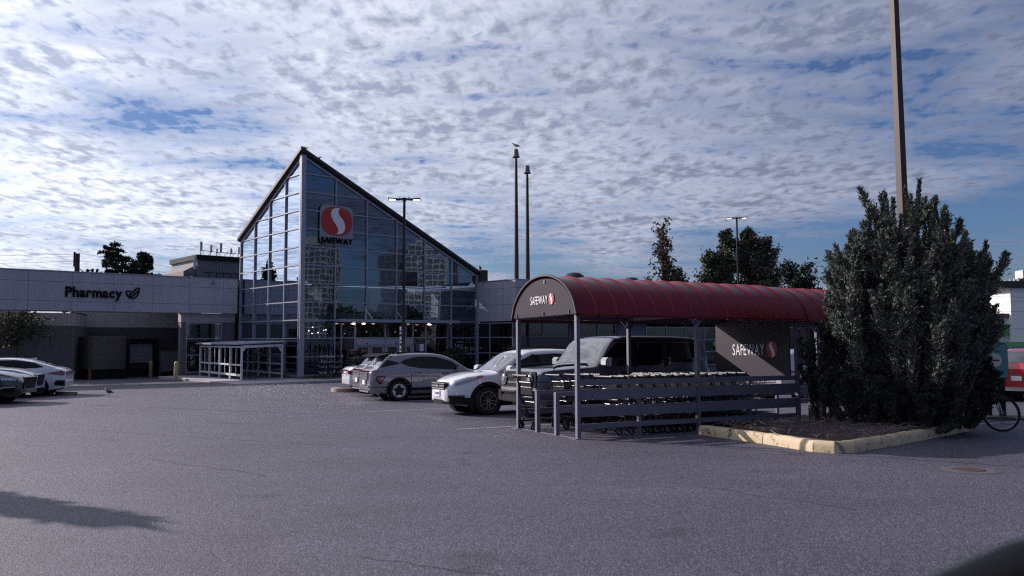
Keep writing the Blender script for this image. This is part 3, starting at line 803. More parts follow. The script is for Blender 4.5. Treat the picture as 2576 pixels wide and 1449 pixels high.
# plant display racks by the entrance
def blossoms(n, box_, size, m_, name, parent):
    c = np.stack([nrg.uniform(box_[0], box_[1], n), nrg.uniform(box_[2], box_[3], n), nrg.uniform(box_[4], box_[5], n)], 1)
    return obj(name, leaf_quads(c, size, nrg.normal(size=(n, 3))), m_, parent)


def leaf_quads(c, size, nrm, asp=1.6):
    n = len(c); nrm = nrm / (np.linalg.norm(nrm, axis=1, keepdims=True) + 1e-9)
    a = np.cross(nrm, nrg.normal(size=(n, 3))); a /= (np.linalg.norm(a, axis=1, keepdims=True) + 1e-9)
    b = np.cross(nrm, a)
    s_ = (size * nrg.uniform(0.6, 1.35, n))[:, None]
    v = np.stack([c - a * s_ * asp * 0.5, c - b * s_ * 0.42, c + a * s_ * asp * 0.5, c + b * s_ * 0.42], 1).reshape(-1, 3)
    return np_mesh(v, np.arange(4 * n).reshape(n, 4))


M_BLOOM1 = leafmat('pale_blooms', (0.10, 0.10, 0.06), (0.55, 0.50, 0.32)); M_BLOOM2 = leafmat('red_blooms', (0.05, 0.04, 0.02), (0.35, 0.10, 0.09)); M_POTS = leafmat('potted_leaves', (0.015, 0.02, 0.014), (0.07, 0.08, 0.05))
rk = thing('plant_rack', 'dark tiered plant rack with small white blooms beside the glass corner', 'rack', at_store(1.4, -1.2, 0.1))
for i, z in enumerate((0.25, 0.55, 0.85, 1.15)):
    MB().box(-0.9 + i * 0.06, 0.9 - i * 0.06, -0.25 + i * 0.05, 0.35, z, z + 0.05).build('shelf', M_PLAST, rk)
    blossoms(120, (-0.8, 0.8, -0.25 + i * .05, 0.3, z + 0.06, z + 0.2), 0.05, mat('white_blooms', (0.55, 0.52, 0.55), 0.8), 'blooms', rk)['kind'] = 'stuff'
for x in (-0.9, -0.3, 0.3, 0.9): MB().beam((x, 0.38, 0), (x, 0.38, 2.0), 0.04).build('upright', M_PLAST, rk)
for i in range(5): MB().tube([(-0.9 + i * 0.42, 0.3, 1.5), (-0.78 + i * .42, 0.3, 1.95), (-0.66 + i * 0.42, 0.3, 1.5)], 0.04, 5).build('hoop', M_PLAST, rk)
fl = thing('flower_stand', 'crowded flower stand of pale and red blooms left of the entrance doors', 'flowers', at_store(3.3, -1.0, 0.1))
for i, z in enumerate((0.2, 0.65, 1.1)):
    MB().box(-0.55, 0.55, -0.35 + i * 0.15, 0.4, z - 0.05, z).build('shelf', M_PLAST, fl)
    for j in range(3):
        x = -0.38 + j * 0.38
        MB().lathe([(0.001, 0), (0.11, 0), (0.15, 0.2), (0.13, 0.2), (0.001, 0.18)], 10, c=(x, -0.1 + i * 0.15, z + 0.002)).build('bucket', M_PLATEG if (i + j) % 2 else M_PLAST, fl)
        blossoms(160, (x - 0.18, x + 0.18, -0.3 + i * .15, 0.1 + i * .15, z + 0.15, z + 0.5), 0.07, M_POTS, 'leaves', fl)['kind'] = 'stuff'
        blossoms(110, (x - 0.2, x + 0.2, -0.35 + i * .15, 0.1 + i * .15, z + 0.3, z + 0.55), 0.06, M_BLOOM1 if (i + j) % 3 else M_BLOOM2, 'blooms', fl)['kind'] = 'stuff'
sb = thing('potted_shrub', 'round dark potted shrub right of the entrance doors', 'shrub', at_store(10.3, -1.3, 0.1))
MB().lathe([(0.001, 0), (0.25, 0), (0.33, 0.45), (0.28, 0.45), (0.001, 0.4)], 14).build('pot', M_PLATEG, sb)
c = nrg.normal(size=(900, 3)); c /= np.linalg.norm(c, axis=1, keepdims=True); c = c * (nrg.uniform(0.5, 1, (900, 1)) * np.array([[0.8, 0.6, 0.6]])) + np.array([[0, 0, 1.2]])
obj('foliage', leaf_quads(c, 0.12, nrg.normal(size=(900, 3))), M_POTS, sb)

# ================================================================== cart shelter
SH_M = ground_m(1.2, 14.88, radians(90 - 62.3))
SHL, SHW, SHH = 5.65, 2.3, 2.37


def arch(wv, base=2.33, rise=0.74, over=0.12):
    """height of the vault over local y"""
    t_ = (wv - SHW / 2) / (SHW / 2 + over)
    return base - 0.06 + (rise + 0.06) * (max(0.0, 1 - abs(t_) ** 2.15)) ** 0.62


def shelter(name, label, m, front):
    t = thing(name, label, 'shelter', m, 'red vaulted cart shelters')
    for s in (0, SHL / 2, SHL - 0.06):
        for w_ in (0, SHW):
            p = MB().box(s - 0.038, s + 0.038, w_ - 0.038, w_ + 0.038, 0.0, SHH).build('post', M_GALV, t)
            if s == 0 or w_ == 0: MB().box(s - 0.12, s + 0.12, w_ - 0.1, w_ + 0.1, 0.0, 0.012).build('base_plate', M_GALV, p)
    # ribbed vault, one sheet per rib bay
    ws = [-0.12 + (SHW + 0.24) * i / 28 for i in range(29)]
    nb = 13; x0, x1 = -0.10, SHL + 0.16
    for b in range(nb):
        a = x0 + (x1 - x0) * b / nb; e = x0 + (x1 - x0) * (b + 1) / nb
        prof = [(a, 0.0), (a + 0.025, 0.026), (a + 0.045, 0.028), (a + 0.07, 0.005), ((a + e) / 2, 0.0), (e, 0.0)]
        mb_ = MB(); n = len(prof)
        for w_ in ws:
            z = arch(w_)
            dz = arch(w_ + 0.02) - arch(w_ - 0.02); L_ = sqrt(dz * dz + 0.0016); ny, nz = -dz / L_, 0.04 / L_
            for x, h in prof: mb_.v.append((x, w_ + ny * h, z + nz * h))
        for i in range(len(ws) - 1):
            for j in range(n - 1): mb_.f.append((i * n + j, i * n + j + 1, i * n + n + j + 1, i * n + n + j))
        k0 = len(mb_.v)
        for w_ in ws:
            z = arch(w_) - 0.03
            for x in (a, e): mb_.v.append((x, w_, z))
        for i in range(len(ws) - 1): mb_.f.append((k0 + i * 2, k0 + i * 2 + 2, k0 + i * 2 + 3, k0 + i * 2 + 1))
        mb_.build('roof_sheet', M_RED, t, True, 40)
    # eaves beams, ties
    for w_ in (0, SHW): MB().box(-0.05, SHL, w_ - 0.04, w_ + 0.04, SHH - 0.10, SHH - 0.005).build('eaves_beam', M_GALV, t)
    for s in (0.0, SHL / 2, SHL - 0.06):
        MB().box(s - 0.03, s + 0.03, 0.046, SHW - 0.046, SHH - 0.09, SHH - 0.03).build('tie_beam', M_GALV, t)
    for s in (SHL / 2, SHL - .06):
        for d_ in (-1, 1):
            MB().beam((s, 0, SHH - 0.28), (s + 0.22 * d_, 0, SHH - 0.06), 0.04).build('knee_brace', M_GALV, t)
            MB().beam((s, SHW, SHH - 0.28), (s + 0.22 * d_, SHW, SHH - 0.06), 0.04).build('knee_brace', M_GALV, t)
    # arched gable board
    for gx in ((-0.075,) if front else ()):
        pts = [(gx, w_, arch(w_) - 0.035) for w_ in ws]
        g = MB().prism([(gx, SHW + 0.1, SHH - 0.08), (gx, -0.1, SHH - 0.08)] + pts[1:-1], (0.02, 0, 0)).build('gable_board', mat('charcoal_gable_board', (0.050, 0.042, 0.052), 0.5, var=0.1, spec=0.08), t)
        rim = MB().tube([(gx - 0.01, w_, arch(w_) + 0.015) for w_ in ws], 0.025, 6).build('gable_rim', M_ROOFE, t)
        rm = Matrix.Translation((gx - 0.012, SHW * 0.70, SHH + 0.16)) @ Matrix.Rotation(radians(-90), 4, 'Z')
        word('SAFEWAY', 0.68, 0.16, rm, M_WHITE, g, 0.006, 0.0, 0.09)
        emblem(rm @ Matrix.Translation((0.72, 0, -0.03)), 0.20, 0.22, g, 0.004)
        MB().box(gx - 0.014, gx - 0.010, SHW * .70 - 0.975, SHW * .70 - 0.96, SHH + 0.13, SHH + 0.145).build('trade_mark_dot', M_WHITE, g)
        for w_, dz in ((0.15, 0.0), (1.1, 0.0), (2.2, 0.0), (1.05, 0.62)): MB().box(gx - 0.02, gx - 0.004, w_ - 0.015, w_ + 0.015, SHH - 0.06 + dz, SHH + 0.0 + dz).build('clip', M_CHROME, g)
    # side rails
    for w_, hs in ((0.0, ((1.02, 0.10), (0.80, 0.20), (0.49, 0.20), (0.22, 0.09))), (SHW, ((0.62, 0.2), (0.35, 0.12)))):
        for bay in range(2):
            a = bay * SHL / 2 + 0.05; e = (bay + 1) * SHL / 2 - 0.05
            for z, h in hs: MB().box(a, e, w_ - 0.02, w_ + 0.02, z - h / 2, z + h / 2).build('side_rail', M_GALV, t)
            MB().box((a + e) / 2 - 0.035, (a + e) / 2 + 0.035, w_ + 0.021, w_ + 0.08, 0.0, 1.07 if w_ == 0 else 0.75).build('rail_post', M_GALV, t)
    return t


sh = shelter('cart_shelter', 'red vaulted cart shelter on grey posts with lettered arched front', SH_M, True)
# low hoops dividing the mouth
for w_ in (0.76, 1.5):
    MB().box(-0.04, 0.04, w_ - 0.04, w_ + 0.04, 0.0, 0.82).build('lane_post', M_GALV, sh)
for a, b in ((0.8, 1.46), (0.05, 0.72)):
    pass
MB().box(0.041, 2.6, 1.47, 1.53, 0.74, 0.82).build('lane_rail', M_GALV, sh)
MB().box(0.041, 2.6, 0.73, 0.79, 0.74, 0.82).build('lane_rail', M_GALV, sh)
MB().box(0.041, 2.6, 0.735, 0.785, 0.42, 0.56).build('lane_rail', M_GALV, sh)
MB().box(0.0, 0.03, 0.06, SHW - 0.06, 0.0, 0.012).build('threshold_bar', M_GALV, sh)
# lettered end board
eb = MB().box(SHL - 0.22, SHL - 0.19, 0.05, SHW + 0.06, 0.98, 2.27).build('end_board', M_SIGNB, sh)
em = Matrix.Translation((SHL - 0.225, 1.78, 1.50)) @ Matrix.Rotation(radians(-90), 4, 'Z')
word('SAFEWAY', 1.00, 0.25, em, M_WHITE, eb, 0.004, 0.002, 0.09)
emblem(em @ Matrix.Translation((1.07, 0, -0.06)), 0.32, 0.36, eb, 0.004)
sh2 = shelter('cart_shelter', 'second red vaulted cart shelter half hidden behind the big juniper', SH_M @ Matrix.Translation((SHL + 0.32, 0, -0.03)), False)

# ================================================================== shopping carts
def make_cart():
    t = thing('shopping_cart', 'x', 'shopping cart')
    # wire basket: rear at x=0, front at x=0.95
    b = MB()
    def ring(z, x0, x1, wr, wf): return [(x0, -wr, z), (x0, wr, z), (x1, wf, z), (x1, -wf, z)]
    lv = [(0.62, 0.08, 0.86, 0.24, 0.17), (0.72, 0.06, 0.89, 0.25, 0.18), (0.82, 0.04, 0.92, 0.265, 0.19), (0.92, 0.02, 0.95, 0.275, 0.20), (1.02, 0.0, 0.97, 0.285, 0.205)]
    for i, (z, a, e, wr, wf) in enumerate(lv): b.tube(ring(z - 0.05, a, e, wr, wf), 0.008 if i in (0, 4) else 0.0045, 4, closed=True)
    z0, a0, e0, r0, f0 = lv[0]; z1, a1, e1, r1, f1 = lv[-1]
    for s in (-1, 1):
        for i in range(1, 22):
            k = i / 22
            b.tube([(a0 + (e0 - a0) * k, s * (r0 + (f0 - r0) * k), z0 - .05), (a1 + (e1 - a1) * k, s * (r1 + (f1 - r1) * k), z1 - .05)], 0.0035, 3, cap=False)
    for i in range(1, 8):
        k = i / 8 * 2 - 1
        b.tube([(e0, f0 * k, z0 - .05), (e1, f1 * k, z1 - .05)], 0.0035, 3, cap=False)
        b.tube([(a0, r0 * k, z0 - .05), (a1, r1 * k, z1 - .05)], 0.0035, 3, cap=False)
        b.tube([(a0, r0 * k, z0 - .05), (e0, f0 * k, z0 - .05)], 0.0035, 3, cap=False)
    b.build('basket', M_STEEL, t)
    f = MB()
    for s in (-1, 1):
        f.tube([(-0.10, s * 0.27, 1.10), (-0.02, s * 0.285, 1.06), (0.04, s * 0.27, 0.66), (0.14, s * 0.26, 0.50), (0.22, s * 0.26, 0.28), (0.10, s * 0.26, 0.19)], 0.017, 6)
        f.tube([(0.0, s * 0.27, 0.17), (0.45, s * 0.24, 0.17), (0.92, s * 0.19, 0.17)], 0.02, 6)
    f.tube([(0.04, -0.27, 0.66), (0.04, 0.27, 0.66)], 0.014, 5).tube([(0.92, -0.19, 0.17), (0.92, 0.19, 0.17)], 0.02, 5).tube([(0.20, -0.26, 0.35), (0.20, 0.26, 0.35)], 0.012, 5)
    f.build('frame', M_DARK, t)
    tr_ = MB()
    for i in range(9): tr_.tube([(0.16, -0.22 + i * 0.055, 0.24), (0.86, (-0.22 + i * 0.055) * 0.75, 0.22)], 0.0045, 3, cap=False)
    tr_.build('lower_rack', M_STEEL, t)
    h = MB().tube([(-0.11, -0.28, 1.11), (-0.11, 0.28, 1.11)], 0.019, 8); hb = h.build('handle', mat('grey_handle', (0.075, 0.075, 0.085), 0.5, 0.0, spec=0.3), t)
    MB().tube([(-0.11, -0.30, 1.11), (-0.11, -0.255, 1.11)], 0.026, 8).tube([(-0.11, 0.255, 1.11), (-0.11, 0.30, 1.11)], 0.026, 8).build('handle_end', M_PLAST, hb)
    MB().box(0.02, 0.05, -0.25, 0.25, 0.72, 0.95).build('seat_flap', M_PLAST, t)
    for x, y in ((0.06, -0.26), (0.06, 0.26), (0.86, -0.19), (0.86, 0.19)):
        w_ = MB().lathe([(0.025, -0.014), (0.066, -0.016), (0.075, -0.008), (0.075, 0.008), (0.066, 0.016), (0.025, 0.014)], 16, 'y', (x, y, 0.075)).build('wheel', M_RUB, t, True)
        MB().lathe([(0.001, -0.02), (0.03, -0.018), (0.05, -0.012), (0.05, 0.012), (0.03, 0.018), (0.001, 0.02)], 12, 'y', (x, y, 0.075)).build('hub', mat('grey_hub', (0.32, 0.32, 0.34), 0.5), w_)
        MB().box(x - 0.02, x + 0.025, y - 0.03, y - 0.022, 0.06, 0.17).box(x - 0.02, x + 0.025, y + 0.022, y + 0.03, 0.06, 0.17).box(x - 0.03, x + 0.03, y - 0.03, y + 0.03, 0.171, 0.185).build('caster_fork', M_DARK, t)
    return t


cart0 = make_cart(); CG = 'shopping carts in the cart shelter'
lane = [(-0.02, 2.0), (0.72, 1.92), (1.18, 1.9), (1.43, 1.9), (1.68, 1.9)] + [(2.38 + 0.262 * i, 1.12 + 0.02 * (i % 2)) for i in range(11)] + [(2.9 + 0.262 * i, 1.88) for i in range(9)] + [(0.95 + 0.29 * i, 0.40) for i in range(11)]
ORD = ['first', 'second', 'third', 'fourth', 'fifth', 'sixth', 'seventh', 'eighth', 'ninth', 'tenth', 'eleventh']
clabs = ['front shopping cart sticking out of the shelter mouth', 'shopping cart just behind the front cart at the shelter mouth', 'third shopping cart of the front line behind the near post', 'fourth shopping cart of the front line in the shelter', 'fifth shopping cart of the front line in the shelter']
clabs += ['%s shopping cart of the middle nested row between the lane rails' % o for o in ORD] + ['%s shopping cart of the far nested row under the end board' % o for o in ORD[:9]] + ['%s shopping cart of the row hard against the near side rails' % o for o in ORD]
for i, (s_, w_) in enumerate(lane):
    m_ = SH_M @ Matrix.Translation((s_, w_, 0)) @ Matrix.Rotation(rnd.uniform(-0.03, 0.03), 4, 'Z')
    if i == 0: cart0.matrix_world = m_; cart0['label'] = clabs[0]; cart0['group'] = CG
    else: copy_tree(cart0, m_, clabs[i])


# ================================================================== cars
def lerp_tab(tab, x):
    if x <= tab[0][0]: return tab[0][1]
    for (a, b), (c, d) in zip(tab, tab[1:]):
        if x <= c: return b + (d - b) * (x - a) / (c - a)
    return tab[-1][1]


def smooth_tab(tab, n=3):
    """Catmull-Rom style densified table"""
    out = []
    for i in range(len(tab) - 1):
        p0 = tab[max(i - 1, 0)]; p1 = tab[i]; p2 = tab[i + 1]; p3 = tab[min(i + 2, len(tab) - 1)]
        for k in range(n):
            t_ = k / n
            m1 = (p2[1] - p0[1]) / max(p2[0] - p0[0], 1e-6); m2 = (p3[1] - p1[1]) / max(p3[0] - p1[0], 1e-6); d = p2[0] - p1[0]
            # limit overshoot
            s = (p2[1] - p1[1]) / max(d, 1e-6)
            lim = lambda m: 0 if m * s <= 0 else math.copysign(min(abs(m), 2.5 * abs(s)), s)
            m1, m2 = lim(m1), lim(m2)
            h00 = 2 * t_**3 - 3 * t_**2 + 1; h10 = t_**3 - 2 * t_**2 + t_; h01 = -2 * t_**3 + 3 * t_**2; h11 = t_**3 - t_**2
            out.append((p1[0] + d * t_, h00 * p1[1] + h10 * d * m1 + h01 * p2[1] + h11 * d * m2))
    out.append(tab[-1]); return out


class Car:
    def __init__(c, **k):
        c.__dict__.update(dict(rf=0.75, rr=0.78, fl=0.55, rl=0.45, tumble=0.33, er=0.11, zb=0.24, tyre=0.35, rim=0.235, tw=0.22, arch_r=0.42, archw=0.07, sharp=38, p=2.6, dome=0)); c.__dict__.update(k)
        c.top = smooth_tab(k['top']); c.belt = smooth_tab(k['belt'])

    def zt(c, x): return lerp_tab(c.top, min(max(x, 0), c.L))

    def hw(c, x):
        w = c.W / 2
        if x > c.L - c.fl: w *= 1 - (1 - c.rf) * min(1, ((x - c.L + c.fl) / c.fl)) ** 2.6
        if x < c.rl: w *= 1 - (1 - c.rr) * min(1, ((c.rl - x) / c.rl)) ** 2.6
        return w

    def zbot(c, x):
        z = c.zb
        if x > c.L - 0.7: z += 0.06 * ((x - c.L + 0.7) / 0.7) ** 2
        if x < 0.7: z += 0.10 * ((0.7 - x) / 0.7) ** 2
        return z

    def sec(c, x):
        zt = c.zt(x); zb = c.zbot(x)
        er = min(c.er, (zt - zb) * 0.35); ze = zt - er
        return zb, ze, zt, er

    def yside(c, x, z):
        zb, ze, zt, er = c.sec(x); w = c.hw(x)
        zbelt = min(lerp_tab(c.belt, x), ze)
        if z <= zbelt:
            t_ = (z - zb) / max(zbelt - zb, 0.05)
            return w * (0.955 + 0.045 * sin(pi * min(max(0.08 + 0.80 * t_, 0), 1)))
        return w * 0.98 - (z - zbelt) * c.tumble

    def S(c, x, s):
        """s 0..1 up the flank, 1..2 over the shoulder to the centre line"""
        zb, ze, zt, er = c.sec(x)
        if s <= 1:
            z = zb + (ze - zb) * s; return Vector((x, c.yside(x, z), z))
        a = (s - 1) * pi / 2; ye = c.yside(x, ze); e = 2 / c.p
        return Vector((x, ye * cos(a) ** e if cos(a) > 1e-6 else 0.0, ze + er * sin(a) ** e))

    def off(c, x, s, d):
        h = 0.02
        p = c.S(x, s); a = c.S(min(x + h, c.L), s) - c.S(max(x - h, 0), s); b = c.S(x, min(s + 0.03, 2)) - c.S(x, max(s - 0.03, 0))
        n = b.cross(a)
        if n.length < 1e-9: n = Vector((0, 0, 1))
        n.normalize()
        if n.y < -0.05 or (abs(n.y) <= 0.05 and n.z < 0): n = -n
        return p + n * d

    def body(c, t, m):
        xs = sorted(set([round(x, 4) for x in [c.L * i / 58 for i in range(59)] + [0.03, 0.08, 0.14, c.L - 0.03, c.L - 0.08, c.L - 0.14] + [p[0] for p in c.top]]))
        ss = [i / 13 for i in range(14)] + [1 + i / 8 for i in range(1, 9)]
        mb_ = MB(); n = len(ss); full = 2 * n - 1
        stations = [(x, 1.0, 0.0) for x in xs]
        stations = [(0, 0.90, -0.035)] + stations + ([(c.L, 0.955, 0.035), (c.L, 0.87, 0.065), (c.L, 0.72, 0.085)] if c.dome else [(c.L, 0.90, 0.035)])
        for x, sc_, dx in stations:
            half = [c.S(x, s) for s in ss]
            if sc_ != 1:
                zm = (half[0].z + half[-1].z) / 2
                half = [Vector((p.x + dx, p.y * (sc_ + 0.03), zm + (p.z - zm) * sc_)) for p in half]
            mb_.v += [tuple(p) for p in half] + [(p.x, -p.y, p.z) for p in reversed(half[:-1])]
        ns = len(stations)
        for i in range(ns - 1):
            for j in range(full - 1):
                a = i * full + j; q = [a, a + 1, a + full + 1, a + full]
                cx = sum(mb_.v[k][0] for k in q) / 4; cz = sum(mb_.v[k][2] for k in q) / 4; cy = sum(mb_.v[k][1] for k in q) / 4
                if abs(cy) > 0.3 * c.W and any((cx - xw) ** 2 + (cz - c.tyre) ** 2 < c.arch_r ** 2 for xw in (c.xr, c.xf)): continue
                mb_.f.append(tuple(q))
            # floor
            mb_.f.append((i * full, i * full + full, i * full + 2 * full - 1, i * full + full - 1))
        mb_.f.append(tuple(range(full))); mb_.f.append(tuple((ns - 1) * full + k for k in reversed(range(full))))
        return mb_.build('body', m, t, True, c.sharp)

    def side(c, name, m, t, lo, hi, x0, x1, d=0.008, n=16, sides=(1, -1), nz=4):
        """panel on the flank between z curves lo(x) and hi(x)"""
        lo = lo if callable(lo) else (lambda x, v=lo: lerp_tab(v, x)); hi = hi if callable(hi) else (lambda x, v=hi: lerp_tab(v, x))
        objs = []
        for sd_ in sides:
            mb_ = MB()
            for i in range(n + 1):
                x = x0 + (x1 - x0) * i / n; zb, ze, zt, er = c.sec(x)
                a = lo(x); b = max(hi(x), a + 0.002)
                for k in range(nz + 1):
                    z = a + (b - a) * k / nz; s = (z - zb) / (ze - zb)
                    if s > 1:
                        f = min((z - ze) / er, 0.999); s = 1 + math.asin(f ** (c.p / 2)) / (pi / 2)
                    p = c.off(x, s, d); mb_.v.append((p.x, p.y * sd_, p.z))
            k_ = nz + 1
            for i in range(n):
                for k in range(nz):
                    q = (i * k_ + k, i * k_ + k_ + k, i * k_ + k_ + k + 1, i * k_ + k + 1)
                    mb_.f.append(q if sd_ < 0 else q[::-1])
            objs.append(mb_.build(name, m, t, True, 50))
        return objs

    def over(c, name, m, t, x0, x1, s0, d=0.008, n=10, inset=0.0):
        """panel over the top (windscreen, rear window) from shoulder s0 to shoulder s0"""
        mb_ = MB(); ks = [s0 + (2 - s0) * i / 7 for i in range(8)]; row = 2 * len(ks) - 1
        for i in range(n + 1):
            x = x0 + (x1 - x0) * i / n
            h = [c.off(x, s, d) for s in ks]
            mb_.v += [tuple(p) for p in h] + [(p.x, -p.y, p.z) for p in reversed(h[:-1])]
        for i in range(n):
            for j in range(row - 1): mb_.f.append((i * row + j, i * row + j + 1, i * row + row + j + 1, i * row + row + j))
        return mb_.build(name, m, t, True, 50)

    def arches(c, t, m, w=None):
        w = w or c.archw
        for xw in (c.xr, c.xf):
            for sd_ in (1, -1):
                mb_ = MB(); n = 20
                for i in range(n + 1):
                    a = pi * (-0.10 + 1.20 * i / n)
                    for r in (c.arch_r - 0.03, c.arch_r + w):
                        x = xw + r * cos(a); z = max(c.tyre + r * sin(a), c.zb - 0.02)
                        y = c.yside(min(max(x, 0.02), c.L - 0.02), min(max(z, c.zb), 1.0)) + 0.014
                        mb_.v.append((x, y * sd_, z)); mb_.v.append((x, (y - 0.10) * sd_, z))
                for i in range(n):
                    q = i * 4
                    mb_.f += [(q, q + 2, q + 6, q + 4), (q, q + 4, q + 5, q + 1), (q + 2, q + 3, q + 7, q + 6)]
                mb_.build('wheel_arch', m, t, True, 50)
                # liner
                MB().lathe([(c.arch_r - 0.02, 0.02), (c.arch_r - 0.02, 0.30), (0.05, 0.31)], 20, 'y', (0, 0, 0)).xf(Matrix.Translation((xw, sd_ * (c.W / 2 - 0.05), c.tyre)) @ Matrix.Scale(-sd_, 4, (0, 1, 0))).build('arch_liner', M_PLAST, t)

    def wheels(c, t, style='spokes', n=10, rim_m=None):
        rim_m = rim_m or M_RIM; R, r, w = c.tyre, c.rim, c.tw
        for xw in (c.xr, c.xf):
            for sd_ in (1, -1):
                M_ = Matrix.Translation((xw, sd_ * (c.W / 2 - 0.025), R)) @ Matrix.Scale(sd_, 4, (0, 1, 0))
                ty = MB().lathe([(r, -w), (R - 0.04, -w), (R - 0.005, -w + 0.03), (R, -w / 2), (R - 0.005, -0.03), (R - 0.035, -0.002), (r + 0.02, 0.0), (r, -0.02)], 30, 'y').xf(M_).build('wheel', M_RUB, t, True, 40)
                b = MB().lathe([(r, -0.012), (r - 0.022, -0.014), (r - 0.03, -0.06), (0.06, -0.07), (0.001, -0.07)], 30, 'y').xf(M_)
                b.build('rim', M_DARK if style != 'star' else rim_m, ty, True)
                sp = MB()
                if style == 'star':
                    pts = []
                    for i in range(10):
                        a = 2 * pi * i / 10 + pi / 2; q = (r - 0.02) if i % 2 == 0 else (r * 0.52)
                        pts.append((q * cos(a), -0.045, q * sin(a)))
                    sp.prism(pts, (0, 0.03, 0)); mm = M_PLAST
                    b2 = MB().lathe([(r, -0.010), (r - 0.015, -0.008), (r - 0.03, -0.03), (0.05, -0.04), (0.001, -0.04)], 30, 'y').xf(M_); b2.build('wheel_cover', rim_m, ty, True)
                else:
                    sp.lathe([(r + 0.004, -0.02), (r + 0.004, -0.004), (r - 0.018, -0.004), (r - 0.02, -0.03)], 30, 'y')
                    for i in range(n):
                        a = 2 * pi * i / n + (0.09 * (1 if i % 2 else -1) if style == 'pairs' else 0)
                        a2 = 2 * pi * i / n + (0.20 * (-1 if i % 2 else 1) if style == 'pairs' else 0)
                        sp.beam((0.05 * cos(a2), -0.035, 0.05 * sin(a2)), ((r - 0.012) * cos(a), -0.016, (r - 0.012) * sin(a)), 0.02, 0.045, up=(0, 1, 0), w2=0.02, h2=0.06)
                    sp.lathe([(0.001, -0.01), (0.05, -0.012), (0.06, -0.04), (0.001, -0.05)], 14, 'y'); mm = rim_m
                sp.xf(M_).build('spokes', mm, ty)

    def mirrors(c, t, x, z, m, sz=(0.16, 0.22, 0.15)):
        for sd_ in (1, -1):
            y = c.yside(x, z)
            MB().beam((x, sd_ * (y - 0.02), z - 0.05), (x + 0.02, sd_ * (y + 0.07), z - 0.02), 0.05, 0.04).build('mirror_arm', M_PLAST, t)
            sx, sy, sz_ = sz; y0 = y + 0.05
            b = MB()
            sec_ = [(-0.5, 0.0), (-0.5, 1.0), (0.1, 1.0), (0.5, 0.75), (0.5, 0.15), (0.2, 0.0)]
            b.prism([(x + u * sx, sd_ * (y0), z - sz_ / 2 + v * sz_) for u, v in sec_], (0, sd_ * sy, 0))
            b.build('mirror', m, t, True, 30)

    def rear_x(c): return -0.045

    def plate(c, t, front, z, w=0.30, h=0.15):
        x = c.L + (0.10 if c.dome else 0.045) if front else -0.045
        o = MB().box(x - 0.01, x + 0.01, -w / 2, w / 2, z - h / 2, z + h / 2).build('license_plate', mat('plate_white', (0.7, 0.7, 0.72), 0.5), t)
        return o

    def seams(c, t, xs, z0, z1):
        for x in xs:
            c.side('door_seam', M_PLAST, t, lambda q: z0, lambda q: z1(x) if callable(z1) else z1, x, x + 0.012, 0.004, 1, nz=6)


def place_car(t, c, wheel_xy, axis_deg, which='f', side=1, fwd=1):
    """put car so that the given wheel stands on wheel_xy; axis_deg = compass heading (from +Y clockwise)"""
    a = radians(90 - axis_deg); xw = c.xf if which == 'f' else c.xr
    lx, ly = xw, side * (c.W / 2 - 0.12)
    ox = wheel_xy[0] - (cos(a) * lx - sin(a) * ly); oy = wheel_xy[1] - (sin(a) * lx + cos(a) * ly)
    t.matrix_world = ground_m(ox, oy, a); return ground_m(ox, oy, a)


P_WHITE = paint('white_car_paint', (0.62, 0.62, 0.67), 0.0, 0.3)
P_GREY = paint('grey_blue_car_paint', (0.20, 0.195, 0.23), 0.35, 0.35)
P_GREY2 = paint('mid_grey_car_paint', (0.105, 0.10, 0.125), 0.3, 0.35)
P_BLACK = paint('black_car_paint', (0.012, 0.012, 0.015), 0.1, 0.25)
P_RED = paint('red_car_paint', (0.34, 0.012, 0.018), 0.1, 0.3)
P_SILV = paint('silver_car_paint', (0.42, 0.42, 0.46), 0.5, 0.3)

